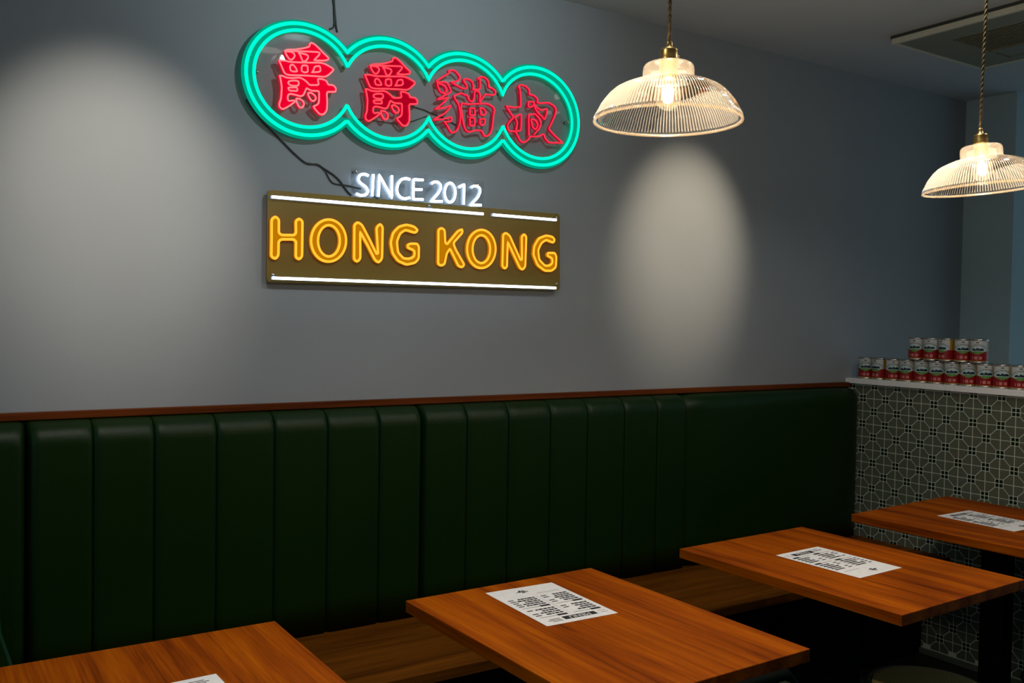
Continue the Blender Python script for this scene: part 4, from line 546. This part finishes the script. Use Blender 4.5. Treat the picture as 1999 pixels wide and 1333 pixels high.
# ================================================================== ceiling cassette
ac = empty('air_conditioner', (3.725, -.78, CEIL), 'grey ceiling cassette air conditioner with a slatted grille', 'air conditioner')
ax0, ax1, ay0, ay1 = 3.40, 4.05, -1.11, -.452
fr = MB()
z0 = CEIL-.03
gx0, gx1, gy0, gy1 = 3.545, 3.83, -.97, -.62
for a, b in (((ax0, ay0, z0), (gx0, ay1, CEIL)), ((3.985, ay0, z0), (ax1, ay1, CEIL)), ((gx0, gy1, z0), (3.985, ay1, CEIL)), ((gx0, ay0, z0), (3.985, gy0, CEIL)), ((gx1, gy0, z0), (3.862, gy1, CEIL))):
    fr.box(a, b)
child(fr, 'panel', M['ac'], ac)
et = MB()
for a, b_ in (((ax0-.002, ay0-.002, z0-.004), (ax0+.012, ay1+.002, CEIL-.001)), ((ax1-.012, ay0-.002, z0-.004), (ax1+.002, ay1+.002, CEIL-.001)), ((ax0+.012, ay0-.002, z0-.004), (ax1-.012, ay0+.012, CEIL-.001)), ((ax0+.012, ay1-.012, z0-.004), (ax1-.012, ay1+.002, CEIL-.001))): et.box(a, b_)
child(et, 'edge_highlight', simple('painted_edge_light', (.55, .57, .48), .4), ac)  # pale ring added to stand for light catching the panel edge
child(MB().box((gx0, gy0, CEIL-.006), (3.985, gy1, CEIL)), 'recess', M['acd'], ac)
lip = MB().box((ax0-.006, ay0-.006, CEIL-.012), (ax1+.006, ay1+.006, CEIL-.001)); child(lip, 'flange', M['acd'], ac)
for k in range(13):
    x = gx0+.012+k*(gx1-gx0-.02)/12.5
    sl = MB().add([(x-.005, gy0, z0+.002), (x+.004, gy0, z0+.012), (x+.006, gy0, z0+.010), (x-.003, gy0, z0), (x-.005, gy1, z0+.002), (x+.004, gy1, z0+.012), (x+.006, gy1, z0+.010), (x-.003, gy1, z0)],
       [(0, 1, 2, 3), (7, 6, 5, 4), (0, 4, 5, 1), (1, 5, 6, 2), (2, 6, 7, 3), (3, 7, 4, 0)])
    child(sl, 'slat', M['ac'], ac)
child(MB().box((3.868, gy0+.004, z0+.004), (3.980, gy1-.004, z0+.012)), 'air_flap', M['ac'], ac, .002)

# ================================================================== pendant lamps
def glass_mat(name, gd):
    m = bpy.data.materials.new(name); m.use_nodes = True; nt = m.node_tree; nt.nodes.clear()
    t = N(nt, 'ShaderNodeBsdfTransparent'); t.inputs[0].default_value = (.97, .95, .92, 1)
    g = N(nt, 'ShaderNodeBsdfGlossy'); g.inputs['Roughness'].default_value = .06
    tl = N(nt, 'ShaderNodeBsdfTranslucent'); tl.inputs[0].default_value = (.95, .88, .78, 1)
    d = N(nt, 'ShaderNodeBsdfDiffuse'); d.inputs[0].default_value = (.8, .77, .72, 1)
    md = N(nt, 'ShaderNodeMixShader'); md.inputs[0].default_value = .6; nt.links.new(d.outputs[0], md.inputs[1]); nt.links.new(tl.outputs[0], md.inputs[2])
    fr = N(nt, 'ShaderNodeFresnel'); fr.inputs[0].default_value = 1.45
    m1 = N(nt, 'ShaderNodeMixShader'); m1.inputs[0].default_value = gd; nt.links.new(t.outputs[0], m1.inputs[1]); nt.links.new(md.outputs[0], m1.inputs[2])
    m2 = N(nt, 'ShaderNodeMixShader'); nt.links.new(fr.outputs[0], m2.inputs[0]); nt.links.new(m1.outputs[0], m2.inputs[1]); nt.links.new(g.outputs[0], m2.inputs[2])
    o = N(nt, 'ShaderNodeOutputMaterial'); nt.links.new(m2.outputs[0], o.inputs[0])
    return m
M['glass'] = glass_mat('pressed_glass', .05); M['ridge'] = glass_mat('glass_rib_ridge', .30); M['groove'] = glass_mat('glass_rib_groove', .01)
M['bulb'] = clear('bulb_glass', (1., .97, .9), .05, .02, .003, (1, .9, .75))
M['filament'] = emis('filament_glow', (1.0, .62, .25), 14.)
RIBS = 136
def pendant(x, y, zr, tilt, label, watts):
    R = .149
    e = empty('pendant_lamp', (x, y, zr), label, 'lamp', 'ribbed glass pendant lamps')
    prof = [(1.000, .0), (1.004, .003), (.995, .008), (.975, .014), (.955, .019), (.94, .0226), (.905, .033), (.867, .0408), (.80, .053), (.72, .0635), (.65, .069), (.573, .0737), (.46, .0795), (.375, .0815), (.355, .083), (.350, .088), (.350, .100), (.345, .108), (.325, .1135), (.29, .1165), (.2, .1180), (.13, .1184)]
    n = RIBS*4
    def md(r, z, i):
        k = 1.0 if .006 < z < .0818 else 0.
        return r + k*.0016*(1 if i % 4 in (0, 1) else -1)*min(1, r/(R*.6))
    outer = [(r*R, z) for r, z in prof]; innr = [((r-.012)*R, z+.0004) for r, z in prof]
    T = Matrix.Rotation(tilt, 3, Vector((.547, .837, 0)))
    def tilted(mb):
        mb.v = [tuple(T @ Vector(v)) for v in mb.v]; return mb
    gl = MB().lathe(outer, n, mod=md)
    for q in range(len(gl.f)):
        ring, i = divmod(q, n)
        if .006 < (outer[ring][1]+outer[ring+1][1])/2 < .0818: gl.mi[q] = 1 if i % 4 in (0, 1) else 2; gl.sm[q] = True
    tilted(gl).build('glass_shade', [M['glass'], M['ridge'], M['groove']], e, fix=False)
    rim = [(R*.996*math.cos(2*PI*i/96), R*.996*math.sin(2*PI*i/96), .0005) for i in range(96)]
    tilted(MB().tube(rim, .0030, 8, closed=True)).build('shade_rim', M['rimglass'], e)
    tilted(MB().lathe([(.012, .085), (.0175, .086), (.0185, .119), (.0195, .1195), (.0195, .126), (.0185, .127), (.0182, .141), (.0165, .146), (.0075, .148), (.0068, .158), (.0045, .163), (.003, .163)], 32, cap0=True, cap1=True)).build('socket', M['brass'], e)
    tilted(MB().tube([(.018, 0, .134), (.025, 0, .134)], .004, 10)).build('switch_knob', M['brass'], e)
    bz = .052
    b = tilted(MB().lathe([(.0002, bz-.030), (.009, bz-.0285), (.018, bz-.023), (.0245, bz-.014), (.0265, bz-.003), (.0255, bz+.008), (.021, bz+.018), (.015, bz+.027), (.0125, bz+.034)], 32)).build('bulb', M['bulb'], e, fix=False)
    fl = MB()
    for k in range(6):
        a = k*PI/3; fl.tube([(.009*math.cos(a), .009*math.sin(a), bz-.012), (.012*math.cos(a+.5), .012*math.sin(a+.5), bz+.014)], .0011, 6)
    f_ = tilted(fl).build('filament', M['filament'], b)
    # twisted two-strand cord up to the ceiling
    top = CEIL-zr; st = T @ Vector((0, 0, .160))
    cd_ = MB()
    for ph in (0, PI):
        pts = []
        K = 150
        for i in range(K+1):
            t = i/K; a = ph+t*2*PI*22
            c = st.lerp(Vector((0, 0, top-.015)), t)
            if t < .1: c = st + (Vector((0, 0, top-.015))-st)*t
            pts.append((c.x+.0021*math.cos(a), c.y+.0021*math.sin(a), c.z))
        cd_.tube(pts, .0024, 6)
    cd_.build('cord', M['cord'], e)
    MB().lathe([(.0001, top-.03), (.035, top-.028), (.045, top-.015), (.047, top)], 28, cap0=True, cap1=True).build('ceiling_rose', M['brass'], e)
    l = bpy.data.lights.new('bulb_light', 'POINT'); l.energy = watts; l.color = (1., .80, .58); l.shadow_soft_size = .012
    lo = bpy.data.objects.new('bulb_light', l); col.objects.link(lo); lo.parent = e; lo.location = T @ Vector((0, 0, bz))
    return e
M['rimglass'] = clear('rim_glass', (.9, .85, .78), .12, .1, .13, (1., .86, .68))
pendant(1.2901, -1.41, 1.8600, 0., 'ribbed glass pendant lamp hanging nearer, right of the green sign', PEND)
pendant(2.4067, -1.43, 1.8215, math.radians(-4.5), 'ribbed glass pendant lamp hanging tilted at the right edge of the photo', PEND)

# ================================================================== neon signs
ac_clear = clear('clear_acrylic', (.97, .98, .975), .05, .02)
ac_edge = clear('acrylic_edge', (.25, .32, .30), .12, .1, .35, (.05, .12, .10))
def fillet(pts, closed, r):
    n = len(pts); out = []
    for i in range(n):
        if not closed and i in (0, n-1): out.append(Vector(pts[i])); continue
        p0, p, p1 = Vector(pts[i-1]), Vector(pts[i]), Vector(pts[(i+1) % n])
        a = p0-p; b = p1-p; la, lb = a.length, b.length
        if la < 1e-6 or lb < 1e-6: continue
        d = min(r, la*.4, lb*.4); A = p+a/la*d; B_ = p+b/lb*d
        out += [A, (A+p*2+B_)/4, B_]
    return out
def sweep(mb, pts, closed, hw, yb, yf, r=4.):
    """LED flex strip: flat-backed rope with a bright rounded front (mat 0) and dimmer flanks (mat 1); pts in mm on the wall"""
    P = fillet(pts, closed, r) if r else [Vector(p) for p in pts]
    Q = [P[0]]
    for p in P[1:]:
        if (p-Q[-1]).length > .15: Q.append(p)
    P = Q; m = len(P); hw = hw/1000
    pr = [(-1, yb), (-1, yf+.0022), (-.62, yf), (.62, yf), (1, yf+.0022), (1, yb)]
    vs = []
    for i in range(m):
        a = P[i-1] if (closed or i > 0) else P[i]; b = P[(i+1) % m] if (closed or i < m-1) else P[i]
        d1 = (P[i]-a); d2 = (b-P[i])
        if d1.length < 1e-6: d1 = d2
        if d2.length < 1e-6: d2 = d1
        d1 = d1.normalized(); d2 = d2.normalized(); n1 = Vector((-d1.y, d1.x)); n2 = Vector((-d2.y, d2.x))
        k = max(.45, 1+n1.dot(n2)); nn = (n1+n2)/k
        for s, y in pr: vs.append((P[i].x/1000+nn.x*hw*s, y, P[i].y/1000+nn.y*hw*s))
    o = len(mb.v); mb.v += vs; K = len(pr)
    for i in range(m if closed else m-1):
        j = (i+1) % m
        for k in range(K-1):
            mb.f.append([o+i*K+k, o+i*K+k+1, o+j*K+k+1, o+j*K+k]); mb.mi.append(0 if 1 <= k <= 3 else 1); mb.sm.append(False)
    if not closed:
        mb.f.append([o+k for k in range(K)]); mb.f.append([o+(m-1)*K+k for k in reversed(range(K))]); mb.mi += [1, 1]; mb.sm += [False]*2
    return mb
YB, YF = -.0245, -.037
def standoffs(par, pts):
    for x, z in pts:
        o = MB().lathe([(.006, 0), (.006, .027), (.0045, .029)], 16, cap0=True, cap1=True).build('standoff', M['steel'], par)
        o.rotation_euler = (PI/2, 0, 0); o.location = Vector((x, -.0001, z))-Vector(par.location)
NE = NEON
def nmat(k): return [emis(k+'_led_front', *NE[k][0]), emis(k+'_led_side', *NE[k][1])]
# green clouds with the four characters
sg = empty('neon_sign', (1.47, 0, 2.19), 'green outlined four-lobed neon sign with red Chinese characters', 'neon sign')
bk = [(x/1000, z/1000) for x, z in BACK]
child(MB().prism(bk, 'y', -.0205, -.0245, 0, 1), 'acrylic_backing', [ac_clear, ac_edge], sg)
gm = nmat('green')
child(sweep(MB(), OUT, True, 5.3, YB, YF, 0), 'outer_tube', gm, sg)
child(sweep(MB(), INN, True, 5.0, YB, YF, 0), 'inner_tube', gm, sg)
# added emissive band that paints the green tubes' glow onto the acrylic
def band(a, b, y0, y1):
    import bisect
    mb = MB(); n = len(a); m = len(b); idx = []
    cxs = 1470
    def key(q, L_): return min(range(len(L_)), key=lambda j: (L_[j][0]-q[0])**2+(L_[j][1]-q[1])**2)
    vs = []
    for q in a:
        j = key(q, b); vs.append((q[0]/1000, y0, q[1]/1000)); vs.append((b[j][0]/1000, y0, b[j][1]/1000))
    fs = [(2*i, 2*i+1, (2*i+3) % (2*n), (2*i+2) % (2*n)) for i in range(n)]
    mb.add(vs, fs)
    vs2 = [(x, y1, z) for x, y, z in vs]; mb.add(vs2, [tuple(reversed(f)) for f in fs])
    return mb
child(band([(x, z) for x, z in BACK], INN, -.0249, -.0255), 'glow_band', emis('painted_green_glow', (0., .33, .205), 1.), sg)
for strokes, key, nm in ((G1, 'red1', 'first'), (G2, 'red2', 'second'), (G3, 'red3', 'third'), (G4, 'red3', 'fourth')):
    mb = MB()
    for pl, cl in strokes: sweep(mb, pl, bool(cl), 2.6 if key != 'red3' else 2.6, YB, YF, 5.)
    o = child(mb, 'neon_character', nmat(key), sg); o['label'] = 'red neon Chinese character, %s from the left' % nm
fm = {'a': emis('painted_red_glow', (1., .0, .03), .85), 'b': emis('painted_red_glow_dim', (.85, .0, .03), .5)}  # emissive sheets painting the red tubes' glow on the backing
for polys, k in ((FILL1, 'a'), (FILL2, 'b')):
    mb = MB()
    for pl in polys: mb.prism([(x/1000, z/1000) for x, z in pl], 'y', -.0246, -.0253)
    child(mb, 'red_glow_fill', fm[k], sg)
standoffs(sg, [(.885, 2.19), (1.175, 2.255), (1.175, 2.12), (1.47, 2.26), (1.765, 2.255), (1.765, 2.12), (2.06, 2.19)])
# SINCE 2012
sn = empty('neon_since_sign', (1.45, 0, 1.87), 'white neon sign reading SINCE 2012 above the amber board', 'neon sign')
allp = [p for l in SINCE for pl, c in l for p in pl]
xa, xb = min(p[0] for p in allp)-14, max(p[0] for p in allp)+14; za, zb = min(p[1] for p in allp)-5, max(p[1] for p in allp)+14
def rrect(x0, z0, x1, z1, r, k=6):
    out = []
    for cx, cz, a0 in ((x1-r, z1-r, 0), (x0+r, z1-r, 90), (x0+r, z0+r, 180), (x1-r, z0+r, 270)):
        for i in range(k+1):
            a = math.radians(a0+90*i/k); out.append((cx+r*math.cos(a), cz+r*math.sin(a)))
    return out
child(MB().prism([(x/1000, z/1000) for x, z in rrect(xa, za, xb, zb, 12)], 'y', -.0262, -.0295, 0, 1), 'acrylic_backing', [ac_clear, clear('bright_acrylic_edge', (.7, .8, .85), .15, .1, .2, (.7, .8, .9))], sn)
wmats = nmat('white')
for l, chh in zip(SINCE, 'SINCE2012'):
    mb = MB()
    for pl, cl in l: sweep(mb, pl, bool(cl), 4.2, -.0295, -.041, 4.)
    child(mb, 'neon_letter', wmats, sn)
standoffs(sn, [(xa/1000+.02, zb/1000-.012), (xb/1000-.02, zb/1000-.012)])
# HONG KONG board
hk = empty('neon_board_sign', (1.478, 0, 1.70), 'amber lit neon board reading HONG KONG between white light bars', 'neon sign')
pk = [(x/1000, z/1000) for x, z in PLANK]
def rpoly(poly, r):
    return [tuple(v) for v in fillet([(x*1000, z*1000) for x, z in poly], True, r)]
pkr = [(x/1000, z/1000) for x, z in rpoly(pk, 14)]
child(MB().prism(pkr, 'y', -.0185, -.0240, 0, 1), 'backing_board', [M['amber'], clear('amber_edge', (.3, .28, .2), .1, .1, .5, (.10, .09, .05))], hk)
ym = nmat('yellow')
for l in HK:
    mb = MB()
    for pl, cl in l: sweep(mb, pl, bool(cl), 4.0, -.0240, YF, 7.)
    child(mb, 'neon_letter', ym, hk)
gp = emis('painted_orange_glow', (.50, .185, .0), 1.)  # emissive fill stands in for letter light spilling between the tubes
for l in HK:
    mb = MB()
    if len(l) == 2:
        A, B_ = l[0][0], l[1][0]; n = len(A); m = len(B_)
        vs = [(x/1000, -.0247, z/1000) for x, z in A]+[(B_[int(round(i*m/n)) % m][0]/1000, -.0247, B_[int(round(i*m/n)) % m][1]/1000) for i in range(n)]
        mb.add(vs, [(i, (i+1) % n, n+(i+1) % n, n+i) for i in range(n)])
    else: mb.add([(x/1000, -.0247, z/1000) for x, z in l[0][0]], [tuple(range(len(l[0][0])))])
    child(mb, 'orange_glow_fill', gp, hk)
bm_ = nmat('bar')
for l in BARS:
    for pl, cl in l: child(sweep(MB(), pl, False, 4.4, -.0240, YF, 0), 'light_bar', bm_, hk)
standoffs(hk, [(.94, 1.815), (.94, 1.575), (2.015, 1.83), (2.02, 1.585), (1.48, 1.83), (1.48, 1.57)])

# ================================================================== cables on the wall
def smooth(pts, k=6):
    P = [Vector(p) for p in pts]; out = []
    for i in range(len(P)-1):
        p0 = P[max(0, i-1)]; p1 = P[i]; p2 = P[i+1]; p3 = P[min(len(P)-1, i+2)]
        for j in range(k):
            t = j/k; out.append(.5*((2*p1)+(p2-p0)*t+(2*p0-5*p1+4*p2-p3)*t*t+(3*p1-p0-3*p2+p3)*t**3))
    return out+[P[-1]]
clabels = {'main': 'dark power cable looping from the green sign down to the amber board', 'w2': 'thin dark wire running from the power cable to the white lettering',
 'top': 'dark wire dropping from the ceiling to the green sign, left strand', 'top2': 'dark wire dropping from the ceiling to the green sign, right strand',
 'diag': 'dark wire running diagonally behind the amber board', 'g12': 'thin wire sagging below the second red character', 'g23': 'thin dark wire between the second and third red characters'}
ext = {'top': [(None)], 'top2': [(None)]}
for k, pl in WIRES.items():
    pts = smooth([(x/1000, z/1000) for x, z in pl])
    yy = -.0042 if k not in ('main', 'w2') else -.0045
    rad = .0026 if k in ('main', 'top', 'top2') else (.0020 if k in ('w2', 'diag', 'g23') else .0013)
    pp = [(p.x, yy, p.y) for p in pts]
    if k in ('top', 'top2'): pp = [(pp[0][0], yy, CEIL-.002)]+pp
    if k[0] == 'v':
        o = MB().tube([(x, -.0195+.0011-.0002, z) for x, y, z in pp], rad, 6).build('feed_wire', M['cable'], hk); o.location = -Vector(hk.location); o.location.y = .0033
    else: tag(MB().tube(pp, rad, 8).build('cable', M['cable']), clabels[k], 'cable')

# ================================================================== ceiling luminaires (above the picture)
def spot_fix(loc, target, energy, angle, blend, colour, label):
    e = empty('track_spotlight', loc, label, 'spotlight', 'ceiling spotlights')
    d = (Vector(target)-Vector(loc)).normalized(); q = d.to_track_quat('-Z', 'Y').to_matrix()
    def tr(mb): mb.v = [tuple(q @ Vector(v)) for v in mb.v]; return mb
    tr(MB().lathe([(.0001, .11), (.03, .11), (.036, .10), (.036, -.02), (.033, -.02), (.032, .0)], 28)).build('housing', M['blacksteel'], e)
    tr(MB().lathe([(.0001, 0), (.032, 0)], 28)).build('lens', emis('spot_lens', (1, .9, .78), 1.5), e)
    MB().tube([(0, 0, .05), (0, 0, CEIL-loc[2])], .008, 8).build('stem', M['blacksteel'], e)
    l = bpy.data.lights.new('spot', 'SPOT'); l.energy = energy; l.color = colour; l.spot_size = math.radians(angle); l.spot_blend = blend; l.shadow_soft_size = .03
    lo = bpy.data.objects.new('spot', l); col.objects.link(lo); lo.parent = e; lo.location = d*.03; lo.rotation_euler = q.to_euler()
for a in SPOTS: spot_fix(*a)
def downlight(x, y, energy, label):
    e = empty('ceiling_downlight', (x, y, CEIL), label, 'downlight', 'ceiling downlights over the tables')
    MB().lathe([(.052, -.001), (.062, -.004), (.066, 0)], 32).build('ring', M['shelf'], e)
    MB().lathe([(.0001, -.0015), (.052, -.0015)], 32).build('diffuser', emis('downlight_glow', (1, .93, .82), 1.2), e)
    l = bpy.data.lights.new('downlight', 'AREA'); l.shape = 'DISK'; l.size = .10; l.energy = energy; l.color = DOWNC; l.spread = math.radians(DSPREAD)
    lo = bpy.data.objects.new('downlight', l); col.objects.link(lo); lo.parent = e; lo.location = (0, 0, -.004)
for a in DOWNS: downlight(*a)
